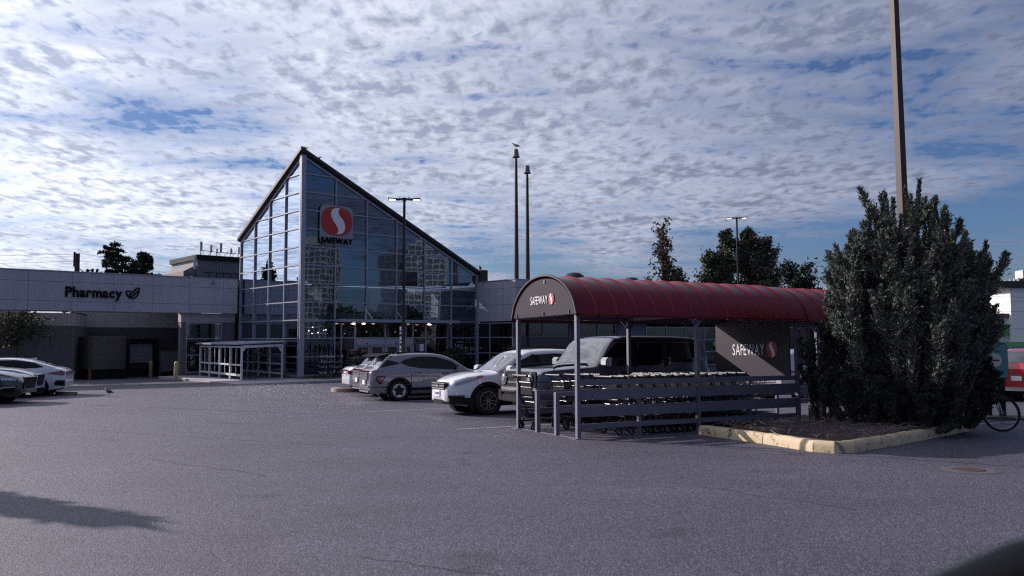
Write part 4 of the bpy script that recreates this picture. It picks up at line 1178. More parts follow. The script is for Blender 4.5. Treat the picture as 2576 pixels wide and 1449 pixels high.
# ---- grey electric crossover (seen from behind)
k = Car(L=4.35, W=1.82, xr=0.92, xf=3.57, tyre=0.335, rim=0.225, arch_r=0.395, archw=0.05, zb=0.24, rr=0.86, rl=0.35,
        top=[(0, 1.02), (0.06, 1.06), (0.20, 1.14), (0.44, 1.40), (0.60, 1.51), (1.1, 1.565), (1.7, 1.59), (2.3, 1.56), (2.75, 1.44), (3.3, 1.10), (3.5, 1.03), (4.0, 0.93), (4.25, 0.80), (4.35, 0.70)],
        belt=[(0, 1.0), (0.6, 1.02), (1.2, 1.0), (3.2, 0.96), (4.35, 0.8)], tumble=0.36, er=0.10)
def make_kona(name, label, group):
    t = thing(name, label, 'car', None, group)
    k.body(t, P_GREY); k.arches(t, M_PLAST); k.wheels(t, 'star', rim_m=M_RIMW)
    k.side('side_window', M_CARGL, t, [(0.95, 1.26), (1.25, 1.13), (1.7, 1.06), (3.2, 1.00)], [(0.95, 1.262), (1.15, 1.36), (1.6, 1.455), (2.2, 1.44), (2.75, 1.30), (3.2, 1.005)], 0.95, 3.18, 0.008, 24)
    k.side('quarter_glass', M_CARGL, t, [(0.30, 1.10), (0.95, 1.22)], [(0.30, 1.12), (0.52, 1.345), (0.95, 1.255)], 0.30, 0.93, 0.01, 12)
    k.over('windscreen', M_WS, t, 2.78, 3.32, 1.12)
    k.over('rear_window', M_WS, t, 0.24, 0.55, 1.10)
    sp_ = MB().prism([(0.28, -0.60, 1.455), (0.28, 0.60, 1.455), (0.70, 0.60, 1.53), (0.70, -0.60, 1.53)], (0, 0, 0.035)); sp_.build('roof_spoiler', M_PLAST, t)
    k.over('roof_skin', P_GREY, t, 0.60, 0.75, 1.15, 0.03, 3)
    for y in (0.58, -0.58): MB().tube([(0.9, y, 1.545), (1.2, y, 1.595), (2.1, y, 1.605), (2.5, y, 1.545)], 0.018, 6).build('roof_rail', M_PLAST, t)
    MB().prism([(0.9, 0, 1.52), (1.05, 0, 1.545), (0.9, 0, 1.62)], (0, 0.02, 0)).build('roof_fin', M_PLAST, t)
    MB().box(-0.060, -0.02, -0.62, 0.62, 0.96, 1.0).build('light_bar', M_LENSR, t)
    k.side('upper_tail_lamp', M_LENSR, t, [(0.0, 0.955), (0.35, 0.985)], [(0.0, 1.0), (0.22, 1.0), (0.35, 0.99)], 0.0, 0.36, 0.01, 6)
    MB().box(-0.075, -0.03, -0.50, 0.50, 0.70, 0.93).build('tailgate_panel', P_GREY, t)
    MB().box(-0.062, -0.03, -0.30, 0.30, 0.52, 0.69).build('plate_recess', P_GREY2, t)
    pl = MB().box(-0.075, -0.063, -0.16, 0.16, 0.53, 0.68).build('license_plate', mat('plate_white', (0.7, 0.7, 0.72), 0.5), t)
    bd = MB(); [bd.box(-0.082, -0.0755, y - 0.01, y + 0.01, 0.85, 0.90) for y in (0.03, -0.03)]; bd.box(-0.082, -0.0755, -0.019, 0.019, 0.868, 0.882); bd.build('badge', M_CHROME, t)
    MB().box(-0.085, -0.02, -0.70, 0.70, 0.43, 0.50).build('bumper_bar', M_CHROME, t)
    MB().box(-0.07, -0.02, -0.60, 0.60, 0.28, 0.33).build('skid_plate', M_SILV if False else M_RIM, t)
    k.side('bumper_strip', M_PLAST, t, [(0, 0.455), (0.55, 0.445)], [(0, 0.475), (0.55, 0.47)], 0.0, 0.52, 0.008, 6)
    k.side('lamp_surround', M_PLAST, t, [(0.12, 0.69), (0.24, 0.56), (0.30, 0.56), (0.44, 0.80)], [(0.12, 0.73), (0.15, 0.815), (0.44, 0.825)], 0.12, 0.44, 0.010, 8)
    k.side('rear_lamp', M_LENSR, t, [(0.15, 0.70), (0.25, 0.60), (0.29, 0.60), (0.41, 0.79)], [(0.15, 0.72), (0.17, 0.79), (0.41, 0.80)], 0.15, 0.40, 0.016, 8)
    k.side('door_sill', M_PLAST, t, [(1.3, 0.27), (3.2, 0.27)], [(1.3, 0.42), (1.9, 0.44), (3.2, 0.40)], 1.32, 3.16, 0.008, 12)
    k.side('sill_trim', P_GREY2, t, [(1.3, 0.24), (3.2, 0.24)], [(1.3, 0.335), (3.2, 0.335)], 1.34, 3.14, 0.016, 8)
    k.seams(t, (1.32, 2.28, 3.2), 0.45, 1.02)
    k.side('door_handle', M_PLAST, t, lambda x: 0.90, lambda x: 0.925, 1.45, 1.70, 0.015, 4); k.side('door_handle', M_PLAST, t, lambda x: 0.885, lambda x: 0.91, 2.40, 2.66, 0.015, 4)
    k.mirrors(t, 2.98, 1.04, P_GREY)
    k.side('headlamp', M_LENSC, t, lambda x: 0.62, lambda x: 0.70, 3.95, 4.3, 0.01, 6)
    MB().box(0.3, 4.0, -0.7, 0.7, 0.20, 0.30).build('underbody', M_PLAST, t)
    return t
KG = 'matching grey hatchbacks'
kona = make_kona('parked_car', 'grey crossover with star wheels parked nearest, tail to the open lot', KG)
KM = place_car(kona, k, (-3.78, 26.95), 66, 'r', -1)
d1w = Vector((0.885, 0.465, 0)); d2w = Vector((-0.465, 0.885, 0))
def shift(m, v): return Matrix.Translation((v.x, v.y, gz(m.translation.y + v.y) - gz(m.translation.y))) @ m
kona2 = copy_tree(kona, shift(KM, d2w * 2.6 + d1w * 0.53), 'grey crossover half hidden behind its nearest twin, only the tail showing')

# ---- white compact SUV facing left
c = Car(L=4.53, W=1.82, xr=0.98, xf=3.60, tyre=0.365, rim=0.235, arch_r=0.43, archw=0.06, zb=0.27, rf=0.60, fl=1.05, rr=0.85, dome=1,
        top=[(0, 1.05), (0.10, 1.25), (0.35, 1.56), (0.7, 1.64), (1.5, 1.685), (2.2, 1.66), (2.55, 1.58), (3.05, 1.27), (3.38, 1.11), (3.8, 1.07), (4.15, 1.0), (4.36, 0.93), (4.48, 0.85), (4.53, 0.74)],
        belt=[(0, 1.10), (1.0, 1.10), (3.1, 1.02), (4.53, 0.85)], tumble=0.30, er=0.12)
crv = thing('parked_car', 'white compact SUV with five-pair spoke wheels parked facing left beside the shelter', 'car')
c.body(crv, P_WHITE); c.arches(crv, M_PLAST, 0.055); c.wheels(crv, 'pairs', 10)
c.side('side_window', M_CARGL, crv, [(0.55, 1.22), (1.2, 1.16), (3.18, 1.07)], [(0.55, 1.27), (0.75, 1.49), (1.6, 1.555), (2.3, 1.51), (2.75, 1.33), (3.18, 1.075)], 0.55, 3.18, 0.009, 24)
c.over('windscreen', M_WS, crv, 2.56, 3.32, 1.10); c.over('rear_window', M_WS, crv, 0.12, 0.33, 1.15)
c.seams(crv, (1.35, 2.32, 3.22), 0.5, 1.04)
c.side('window_pillar', M_PLAST, crv, lambda x: 1.08, lambda x: 1.53, 2.20, 2.30, 0.012, 2)
c.side('headlamp', M_LENSC, crv, [(3.78, 0.96), (4.05, 0.86), (4.40, 0.745)], [(3.78, 0.985), (4.1, 0.96), (4.40, 0.87)], 3.80, 4.40, 0.012, 10)
c.side('indicator', M_AMB, crv, [(3.70, 0.985), (3.86, 0.93)], [(3.70, 0.99), (3.86, 0.99)], 3.70, 3.88, 0.014, 4)
for i, z in enumerate((0.66, 0.725, 0.79)): MB().box(4.50, 4.628, -0.40 - .02 * i, 0.40 + .02 * i, z, z + 0.026).build('grille_bar', M_CHROME, crv)
MB().box(4.48, 4.622, -0.42, 0.42, 0.64, 0.83).build('grille', M_PLAST, crv)
eh = MB().box(4.629, 4.642, -0.075, -0.045, 0.665, 0.80).box(4.629, 4.642, 0.045, 0.075, 0.665, 0.80).box(4.629, 4.641, -0.044, 0.044, 0.715, 0.745); eh.build('badge', M_CHROME, crv)
MB().prism([(3.98, -0.88, 0.28), (3.98, 0.88, 0.28), (4.30, 0.76, 0.28), (4.52, 0.56, 0.28), (4.615, 0.3, 0.28), (4.615, -0.3, 0.28), (4.52, -0.56, 0.28), (4.30, -0.76, 0.28)], (0, 0, 0.17)).build('lower_bumper', M_PLAST, crv)
for sd_ in (1, -1): MB().tube([(4.22, sd_ * 0.79, 0.47), (4.40, sd_ * 0.655, 0.47), (4.53, sd_ * 0.52, 0.47)], 0.045, 6).build('fog_lamp_bezel', M_PLAST, crv, True)
for sd_ in (1, -1): MB().lathe([(0.001, 0.03), (0.045, 0.025), (0.055, 0.0), (0.05, -0.02)], 14, 'x', (4.36, sd_ * 0.66, 0.52)).build('fog_lamp', M_CHROME, crv)
pl = c.plate(crv, True, 0.545)
for i in range(6): MB().box(4.6405, 4.644, -0.12 + i * 0.043, -0.095 + i * 0.043, 0.515, 0.575).build('plate_mark', mat('plate_blue', (0.03, 0.05, 0.2), 0.5), pl)
c.mirrors(crv, 3.02, 1.17, P_WHITE)
for y in (0.62, -0.62): MB().tube([(0.55, y, 1.60), (0.7, y, 1.70), (2.0, y, 1.735), (2.3, y, 1.68)], 0.02, 6).build('roof_rail', M_PLAST, crv)
c.side('sill', M_PLAST, crv, [(1.3, 0.26), (3.2, 0.26)], [(1.3, 0.40), (3.2, 0.40)], 1.36, 3.18, 0.01, 8)
c.side('door_handle', P_WHITE, crv, lambda x: 0.98, lambda x: 1.01, 1.45, 1.68, 0.03, 4); c.side('door_handle', P_WHITE, crv, lambda x: 0.96, lambda x: 0.99, 2.42, 2.66, 0.03, 4)
c.side('tail_lamp', M_LENSR, crv, [(0.02, 1.0), (0.3, 1.1)], [(0.02, 1.2), (0.3, 1.5)], 0.03, 0.28, 0.012, 5)
MB().box(0.3, 4.1, -0.7, 0.7, 0.22, 0.34).build('underbody', M_PLAST, crv)
place_car(crv, c, (-0.65, 20.64), 63 + 180, 'f', 1)

# ---- boxy grey off-roader behind the shelter
b = Car(L=4.85, W=1.94, xr=0.95, xf=3.92, tyre=0.41, rim=0.24, arch_r=0.49, archw=0.10, zb=0.38, rf=0.93, fl=0.25, rr=0.95, rl=0.15,
        top=[(0, 1.20), (0.05, 1.60), (0.22, 1.90), (0.5, 1.95), (1.6, 1.97), (2.6, 1.96), (2.85, 1.90), (3.10, 1.62), (3.35, 1.30), (3.55, 1.27), (4.4, 1.22), (4.75, 1.18), (4.85, 1.08)],
        belt=[(0, 1.22), (3.3, 1.22), (4.85, 1.15)], tumble=0.13, er=0.07, p=3.2, sharp=28)
br = thing('parked_car', 'boxy dark grey off-roader with round headlamps parked behind the cart shelter', 'car')
b.body(br, P_GREY2); b.arches(br, M_PLAST, 0.10); b.wheels(br, 'spokes', 8, M_RIM)
zl = lambda x: 1.27
b.side('side_window', M_CARGL, br, zl, [(1.42, 1.80), (2.75, 1.80), (3.05, 1.55), (3.25, 1.29)], 2.34, 3.24, 0.009, 12)
b.side('side_window', M_CARGL, br, zl, lambda x: 1.80, 1.42, 2.22, 0.009, 6)
b.side('side_window', M_CARGL, br, lambda x: 1.33, lambda x: 1.80, 0.35, 1.28, 0.009, 6)
b.side('roof_side_band', M_PLAST, br, [(0.1, 1.82), (2.8, 1.82)], [(0.1, 1.83), (0.3, 1.92), (2.8, 1.92)], 0.12, 2.80, 0.006, 12)
b.side('window_surround', M_PLAST, br, lambda x: 1.25, lambda x: 1.82, 1.28, 1.42, 0.007, 2); b.side('window_surround', M_PLAST, br, lambda x: 1.25, lambda x: 1.82, 2.22, 2.34, 0.007, 2)
b.over('roof_panel', M_PLAST, br, 0.2, 2.78, 1.2, 0.006, 10)
b.over('windscreen', M_WS, br, 2.93, 3.33, 1.05, 0.009, 8)
b.seams(br, (1.35, 2.28, 3.38), 0.6, 1.24)
b.over('bonnet_vent', M_PLAST, br, 3.9, 4.2, 1.86, 0.012, 2)
for sd_ in (1, -1):
    MB().tube([(3.55, sd_ * 0.88, 1.27), (3.6, sd_ * 0.88, 1.31), (4.35, sd_ * 0.86, 1.27), (4.45, sd_ * 0.86, 1.22)], 0.025, 6).build('trail_sight', M_PLAST, br)
    MB().lathe([(0.001, 0.05), (0.07, 0.045), (0.115, 0.02), (0.125, 0.0), (0.125, -0.02)], 22, 'x', (4.915, sd_ * 0.62, 0.98)).build('headlamp', M_LENSC, br, True)
    MB().lathe([(0.126, 0.0), (0.126, 0.03), (0.15, 0.03), (0.15, -0.02)], 22, 'x', (4.915, sd_ * 0.62, 0.98)).build('lamp_ring', M_CHROME, br, True)
MB().box(4.87, 4.91, -0.86, 0.86, 0.80, 1.15).build('grille', M_PLAST, br)
MB().box(4.912, 4.93, -0.42, 0.42, 0.88, 0.92).box(4.912, 4.93, -0.42, 0.42, 1.02, 1.06).build('grille_bar', M_CHROME, br)
MB().prism([(4.7, -0.93, 0.48), (4.7, 0.93, 0.48), (5.02, 0.72, 0.48), (5.08, 0.4, 0.48), (5.08, -0.4, 0.48), (5.02, -0.72, 0.48)], (0, 0, 0.24)).build('front_bumper', M_PLAST, br)
MB().tube([(5.05, -0.5, 0.60), (5.13, -0.3, 0.70), (5.13, 0.3, 0.70), (5.05, 0.5, 0.60)], 0.025, 6).build('bumper_hoop', M_PLAST, br)
b.mirrors(br, 3.18, 1.36, P_SILV, (0.16, 0.20, 0.20))
b.side('door_handle', M_PLAST, br, lambda x: 1.08, lambda x: 1.12, 1.48, 1.74, 0.03, 4); b.side('door_handle', M_PLAST, br, lambda x: 1.08, lambda x: 1.12, 2.42, 2.68, 0.03, 4)
b.side('rock_rail', M_PLAST, br, lambda x: 0.38, lambda x: 0.50, 1.5, 3.4, 0.014, 6)
b.side('tail_lamp', M_LENSR, br, lambda x: 0.92, lambda x: 1.18, 0.02, 0.10, 0.012, 3)
MB().box(0.2, 4.6, -0.8, 0.8, 0.32, 0.42).build('underbody', M_PLAST, br)
place_car(br, b, (1.38, 18.32), 62 + 180, 'f', 1)

# ---- white saloon, only its tail shows past the crossovers
s = Car(L=4.8, W=1.82, xr=1.05, xf=3.80, tyre=0.33, rim=0.215, arch_r=0.39, archw=0.035, zb=0.24, rr=0.80, rl=0.55,
        top=[(0, 0.98), (0.12, 1.05), (0.7, 1.10), (1.1, 1.27), (1.55, 1.42), (2.2, 1.46), (2.7, 1.40), (3.4, 1.07), (3.6, 1.0), (4.4, 0.88), (4.7, 0.76), (4.8, 0.66)],
        belt=[(0, 0.95), (4.8, 0.85)], tumble=0.38, er=0.10)
sal = thing('parked_car', 'white saloon with red tail lamps behind the grey crossovers', 'car')
s.body(sal, P_WHITE); s.arches(sal, P_WHITE); s.wheels(sal, 'spokes', 10)
s.side('side_window', M_CARGL, sal, [(0.9, 1.06), (3.3, 1.0)], [(0.9, 1.07), (1.35, 1.30), (2.2, 1.37), (2.8, 1.26), (3.3, 1.01)], 0.95, 3.3, 0.008, 20)
s.over('rear_window', M_WS, sal, 0.75, 1.45, 1.12); s.over('windscreen', M_WS, sal, 2.75, 3.42, 1.12)
s.side('tail_lamp', M_LENSR, sal, [(0.0, 0.74), (0.5, 0.82)], [(0.0, 0.90), (0.3, 0.91), (0.5, 0.86)], 0.0, 0.48, 0.012, 8)
MB().box(-0.055, -0.02, -0.75, -0.42, 0.76, 0.90).box(-0.055, -0.02, 0.42, 0.75, 0.76, 0.90).build('tail_lamp', M_LENSR, sal)
MB().box(-0.06, -0.02, -0.4, 0.4, 0.88, 0.92).build('boot_trim', M_CHROME, sal); pl = s.plate(sal, False, 0.76)
for i in range(6): MB().box(-0.0595, -0.0555, -0.12 + i * 0.043, -0.095 + i * 0.043, 0.735, 0.79).build('plate_mark', MATS['plate_blue'], pl)
s.mirrors(sal, 3.05, 1.04, P_WHITE); MB().box(0.3, 4.4, -0.7, 0.7, 0.2, 0.3).build('underbody', M_PLAST, sal)
sal.matrix_world = shift(KM, d2w * 5.2 + d1w * 0.85)

# ---- left-hand row
i_ = Car(L=4.47, W=1.82, xr=0.86, xf=3.56, tyre=0.325, rim=0.215, arch_r=0.385, archw=0.03, zb=0.22, rr=0.84, rl=0.40,
         top=[(0, 0.96), (0.10, 1.03), (0.30, 1.09), (0.9, 1.28), (1.5, 1.42), (2.1, 1.455), (2.6, 1.40), (3.2, 1.10), (3.4, 1.02), (4.0, 0.90), (4.3, 0.78), (4.47, 0.62)],
         belt=[(0, 0.92), (1, 0.98), (3.3, 0.95), (4.47, 0.8)], tumble=0.38, er=0.10)
io = thing('parked_car', 'white sloping-tail hatchback beyond the noses of the left-hand cars', 'car')
i_.body(io, P_WHITE); i_.arches(io, P_WHITE); i_.wheels(io, 'spokes', 5)
i_.side('side_window', M_CARGL, io, [(0.72, 1.08), (1.0, 1.05), (3.2, 0.99)], [(0.72, 1.10), (1.1, 1.27), (1.7, 1.355), (2.3, 1.34), (2.7, 1.24), (3.2, 1.0)], 0.74, 3.2, 0.008, 22)
i_.over('rear_window', M_WS, io, 0.35, 1.1, 1.2); i_.over('windscreen', M_WS, io, 2.65, 3.25, 1.12)
i_.side('tail_lamp', M_LENSR, io, [(0.02, 0.76), (0.62, 0.83)], [(0.02, 0.93), (0.15, 0.94), (0.62, 0.84)], 0.02, 0.6, 0.012, 8)
MB().box(-0.06, -0.02, -0.7, 0.7, 0.80, 0.92).build('light_bar', M_LENSR, io)
i_.side('bumper_insert', M_PLAST, io, [(0, 0.36), (0.35, 0.40)], [(0, 0.58), (0.28, 0.58), (0.35, 0.42)], 0.0, 0.33, 0.012, 6)
MB().prism([(1.15, 0, 1.35), (1.40, 0, 1.41), (1.13, 0, 1.45)], (0, 0.03, 0)).build('roof_fin', P_WHITE, io)
i_.mirrors(io, 2.95, 1.02, P_WHITE); i_.seams(io, (1.25, 2.2, 3.1), 0.4, 0.97); MB().box(0.3, 4.1, -0.7, 0.7, 0.18, 0.3).build('underbody', M_PLAST, io)
place_car(io, i_, (-18.0, 30.85), 252, 'r', 1)

def nose_car(nm_label, P, pos, yaw, chromey):
    g = Car(L=4.75, W=1.92, xr=0.98, xf=3.78, tyre=0.365, rim=0.25, arch_r=0.43, archw=0.04, zb=0.26, rf=0.72, fl=0.8, rr=0.86,
            top=[(0, 1.05), (0.15, 1.3), (0.5, 1.6), (1.2, 1.68), (2.1, 1.68), (2.6, 1.58), (3.15, 1.25), (3.45, 1.12), (4.0, 1.07), (4.45, 0.96), (4.65, 0.86), (4.75, 0.72)],
            belt=[(0, 1.08), (3.2, 1.03), (4.75, 0.86)], tumble=0.32, er=0.11)
    t = thing('parked_car', nm_label, 'car')
    g.body(t, P); g.arches(t, M_PLAST); g.wheels(t, 'spokes', 10)
    g.side('side_window', M_CARGL, t, [(0.5, 1.16), (3.25, 1.08)], [(0.5, 1.2), (0.75, 1.5), (1.6, 1.57), (2.3, 1.53), (2.75, 1.35), (3.25, 1.085)], 0.5, 3.25, 0.009, 22)
    g.over('windscreen', M_WS, t, 2.62, 3.38, 1.1); g.over('rear_window', M_WS, t, 0.18, 0.45, 1.15)
    g.side('headlamp', M_LENSC, t, [(4.0, 0.84), (4.66, 0.72)], [(4.0, 0.86), (4.2, 0.90), (4.66, 0.82)], 4.0, 4.66, 0.012, 10)
    for q in range(4): g.side('lamp_cell', M_CHROME, t, lambda x: 0.755, lambda x: 0.80, 4.22 + q * 0.09, 4.28 + q * 0.09, 0.02, 2)
    MB().prism([(4.79, -0.52, 0.82), (4.79, 0.52, 0.82), (4.79, 0.40, 0.46), (4.79, -0.40, 0.46)], (0.03, 0, 0)).build('grille', M_PLAST, t)
    MB().tube([(4.81, -0.54, 0.84), (4.82, 0.54, 0.84), (4.82, 0.42, 0.45), (4.81, -0.42, 0.45)], 0.022, 5, closed=True).build('grille_surround', M_CHROME, t)
    g.side('bumper_intake', M_PLAST, t, [(4.2, 0.36), (4.66, 0.36)], [(4.2, 0.38), (4.35, 0.50), (4.66, 0.52)], 4.2, 4.66, 0.012, 8)
    g.side('intake_trim', M_CHROME, t, [(4.15, 0.36), (4.35, 0.505), (4.66, 0.525)], [(4.15, 0.375), (4.35, 0.53), (4.66, 0.55)], 4.15, 4.66, 0.018, 8)
    g.mirrors(t, 3.1, 1.14, P); g.seams(t, (1.35, 2.35, 3.3), 0.5, 1.05); MB().box(0.3, 4.3, -0.7, 0.7, 0.2, 0.34).build('underbody', M_PLAST, t)
    place_car(t, g, pos, yaw, 'f', -1)
    return t
nose_car('white SUV with dark grille nosing out between the black car and the hatchback', P_WHITE, (-18.35, 29.0), 78, False)
nose_car('black SUV with chrome grille at the far left, nose to the lane', P_BLACK, (-16.75, 25.7), 80, True)

# ---- cars to the right behind the juniper
def tail_car(label, P, m, suv=True):
    g = Car(L=4.6, W=1.88, xr=0.92, xf=3.62, tyre=0.36, rim=0.235, arch_r=0.42, archw=0.05, zb=0.26, rr=0.84, rl=0.45, rf=0.74, fl=0.7,
            top=[(0, 1.05), (0.06, 1.12), (0.2, 1.3), (0.42, 1.55), (0.8, 1.63), (1.6, 1.67), (2.3, 1.63), (2.6, 1.55), (3.1, 1.22), (3.4, 1.08), (4.0, 1.02), (4.4, 0.9), (4.6, 0.74)],
            belt=[(0, 1.06), (3.2, 1.0), (4.6, 0.85)], tumble=0.33, er=0.11)
    t = thing('parked_car', label, 'car', m)
    g.body(t, P); g.arches(t, M_PLAST); g.wheels(t, 'spokes', 10)
    g.side('side_window', M_CARGL, t, [(0.5, 1.14), (3.2, 1.05)], [(0.5, 1.18), (0.7, 1.46), (1.6, 1.55), (2.3, 1.50), (2.75, 1.31), (3.2, 1.06)], 0.5, 3.2, 0.009, 22)
    g.over('windscreen', M_WS, t, 2.62, 3.3, 1.1); g.over('rear_window', M_WS, t, 0.12, 0.42, 1.12)
    g.side('tail_lamp', M_LENSR, t, [(0.0, 0.84), (0.40, 0.90)], [(0.0, 1.0), (0.2, 1.0), (0.40, 0.95)], 0.0, 0.38, 0.012, 6)
    MB().box(-0.055, -0.02, -0.76, -0.4, 0.86, 0.99).box(-0.055, -0.02, 0.4, 0.76, 0.86, 0.99).build('tail_lamp', M_LENSR, t)
    MB().box(-0.08, -0.02, -0.75, 0.75, 0.33, 0.44).build('bumper_bar', M_CHROME, t); g.plate(t, False, 0.72)
    g.side('headlamp', M_LENSC, t, lambda x: 0.74, lambda x: 0.84, 4.05, 4.5, 0.012, 6)
    g.mirrors(t, 3.0, 1.1, P); g.seams(t, (1.3, 2.25, 3.2), 0.5, 1.02); MB().box(0.3, 4.1, -0.7, 0.7, 0.2, 0.34).build('underbody', M_PLAST, t)
    return t
tail_car('red SUV at the right edge with its tail to the lane', P_RED, ground_m(15.75, 25.3, radians(38)))
tail_car('black SUV between the teal sign and the red car', P_BLACK, ground_m(14.35, 25.9, radians(46)))
tail_car('white car glimpsed low through the juniper behind the second shelter', P_WHITE, ground_m(11.3, 27.8, radians(38)))
tail_car('silver car glimpsed through the juniper left of the black SUV', P_SILV, ground_m(8.2, 26.4, radians(30)))


# ================================================================== juniper bed
A2 = SH_M


def sxy(s_, w_):
    v = SH_M @ Vector((s_, w_, 0)); return (v.x, v.y)


bed = [sxy(2.45, -0.45), sxy(2.36, -2.2), (4.75, 12.86), (5.0, 12.66), (5.35, 12.76), (6.6, 13.85), (8.0, 15.15), (9.25, 16.35), (9.45, 16.75), (9.2, 17.3), sxy(6.9, -0.55)]
bt = thing('kerbed_bed', 'planting bed with chipped yellow kerb in front of the cart shelter', 'planting bed')
def kerb_piece(p, q, wob):
    p = Vector((*p, 0)); q = Vector((*q, 0)); d = (q - p).normalized(); n_ = Vector((-d.y, d.x, 0))
    sec_ = [(-0.02, 0.0), (-0.012, 0.10), (0.01, 0.165), (0.05, 0.18), (0.15, 0.175), (0.18, 0.13), (0.19, 0.0)]
    mb_ = MB(); k_ = len(sec_); L_ = (q - p).length; n = max(2, int(L_ / 0.12))
    for i in range(n + 1):
        c_ = p.lerp(q, (0.006 + 0.988 * i / n)); 
        for a, h in sec_:
            v = c_ + n_ * (a + rnd.uniform(-wob, wob)); mb_.v.append((v.x, v.y, gz(v.y) + h + (rnd.uniform(-wob, wob) if h else -0.03)))
    for i in range(n):
        for j in range(k_ - 1): mb_.f.append((i * k_ + j, i * k_ + k_ + j, i * k_ + k_ + j + 1, i * k_ + j + 1))
    mb_.f.append(tuple(range(k_))); mb_.f.append(tuple(n * k_ + j for j in reversed(range(k_))))
    return mb_.build('kerb_stone', M_KERB, bt, True, 60)
for i in range(len(bed) - 1):
    p, q = bed[i], bed[i + 1]; L_ = math.dist(p, q); n = max(1, round(L_ / 0.95))
    for j in range(n):
        a = (p[0] + (q[0] - p[0]) * j / n, p[1] + (q[1] - p[1]) * j / n); e = (p[0] + (q[0] - p[0]) * (j + 1) / n, p[1] + (q[1] - p[1]) * (j + 1) / n)
        kerb_piece(a, e, 0.007)
cx_, cy_ = 7.2, 15.2
mu = MB(); ring = [((x - cx_) * 0.98 + cx_, (y - cy_) * 0.98 + cy_) for x, y in bed]
mu.v = [(cx_, cy_, gz(cy_) + 0.26)] + [(x * 0.5 + cx_ * 0.5, y * .5 + cy_ * .5, gz(y * .5 + cy_ * .5) + 0.21) for x, y in ring] + [(x, y, gz(y) + 0.12) for x, y in ring]
n = len(ring)
for i in range(n):
    j = (i + 1) % n; mu.f += [(0, 1 + i, 1 + j), (1 + i, 1 + n + i, 1 + n + j, 1 + j)]
mu.build('mulch', M_MULCH, bt, True)
tw = MB()
def in_bed(x, y):
    c_ = False; j = len(bed) - 1
    for i in range(len(bed)):
        if (bed[i][1] > y) != (bed[j][1] > y) and x < (bed[j][0] - bed[i][0]) * (y - bed[i][1]) / (bed[j][1] - bed[i][1]) + bed[i][0]: c_ = not c_
        j = i
    return c_
cnt = 0
while cnt < 520:
    x = rnd.uniform(4.0, 9.2); y = rnd.uniform(12.8, 17.0)
    if not in_bed(x, y) or not in_bed(x * 0.9 + cx_ * .1, y * .9 + cy_ * .1): continue
    a = rnd.uniform(0, 2 * pi); l_ = rnd.uniform(0.12, 0.5); z = gz(y) + 0.20 + rnd.uniform(0, 0.05)
    if math.dist((x, y), (4.9, 13.2)) < 0.5: l_ *= 0.4
    tw.tube([(x, y, z), (x + cos(a) * l_ * 0.5, y + sin(a) * l_ * 0.5, z + rnd.uniform(0.01, 0.07)), (x + cos(a + 0.4) * l_, y + sin(a + 0.4) * l_, z + rnd.uniform(-0.02, 0.04))], [0.006, 0.005, 0.002], 3, cap=False); cnt += 1
tag(tw.build('dry_twigs', M_TWIG, bt), kind='stuff')


def plume_mesh(leaders, per_m, spray_len, leaf, up=0.75):
    """feathery scale foliage: leaders = list of (points array, thickness profile)"""
    V = []; nv = 0
    for pts, rad in leaders:
        pts = np.array(pts, float); seg = np.linalg.norm(np.diff(pts, axis=0), axis=1); Lc = np.concatenate([[0], np.cumsum(seg)]); T = Lc[-1]
        n = int(per_m * T)
        u = np.sort(nrg.uniform(0, 1, n) ** 0.85); d = u * T
        base = np.stack([np.interp(d, Lc, pts[:, i]) for i in range(3)], 1)
        ax = np.stack([np.interp(np.minimum(d + 0.1, T), Lc, pts[:, i]) - np.interp(np.maximum(d - 0.1, 0), Lc, pts[:, i]) for i in range(3)], 1); ax /= np.linalg.norm(ax, axis=1, keepdims=True) + 1e-9
        az = nrg.uniform(0, 2 * pi, n); side = np.stack([np.cos(az), np.sin(az), np.zeros(n)], 1)
        dr = side * (1 - up) + ax * up * nrg.uniform(0.6, 1.3, (n, 1)); dr += nrg.normal(0, 0.12, (n, 3)); dr /= np.linalg.norm(dr, axis=1, keepdims=True)
        ln = spray_len * np.interp(u, rad[0], rad[1]) * nrg.uniform(0.6, 1.25, n)
        # every spray: a spine of m leaflet diamonds
        m = 9
        t_ = (np.arange(m) + 0.5) / m
        lat = np.cross(dr, nrg.normal(size=(n, 3))); lat /= np.linalg.norm(lat, axis=1, keepdims=True) + 1e-9
        cen = base[:, None] + dr[:, None] * (ln[:, None] * t_)[..., None] + lat[:, None] * ((nrg.uniform(-1, 1, (n, m)) * (1 - t_) * 0.30 * ln[:, None]))[..., None]
        ld = dr[:, None] * 0.8 + nrg.normal(0, 0.45, (n, m, 3)); ld /= np.linalg.norm(ld, axis=2, keepdims=True)
        wd = np.cross(ld, nrg.normal(size=(n, m, 3))); wd /= np.linalg.norm(wd, axis=2, keepdims=True) + 1e-9
        ll = leaf * nrg.uniform(0.7, 1.5, (n, m, 1)); ww = ll * 0.17
        q = np.stack([cen - ld * ll * 0.5, cen + wd * ww, cen + ld * ll * 0.6, cen - wd * ww], 2).reshape(-1, 3)
        V.append(q)
    V = np.concatenate(V); return np_mesh(V, np.arange(len(V)).reshape(-1, 4))


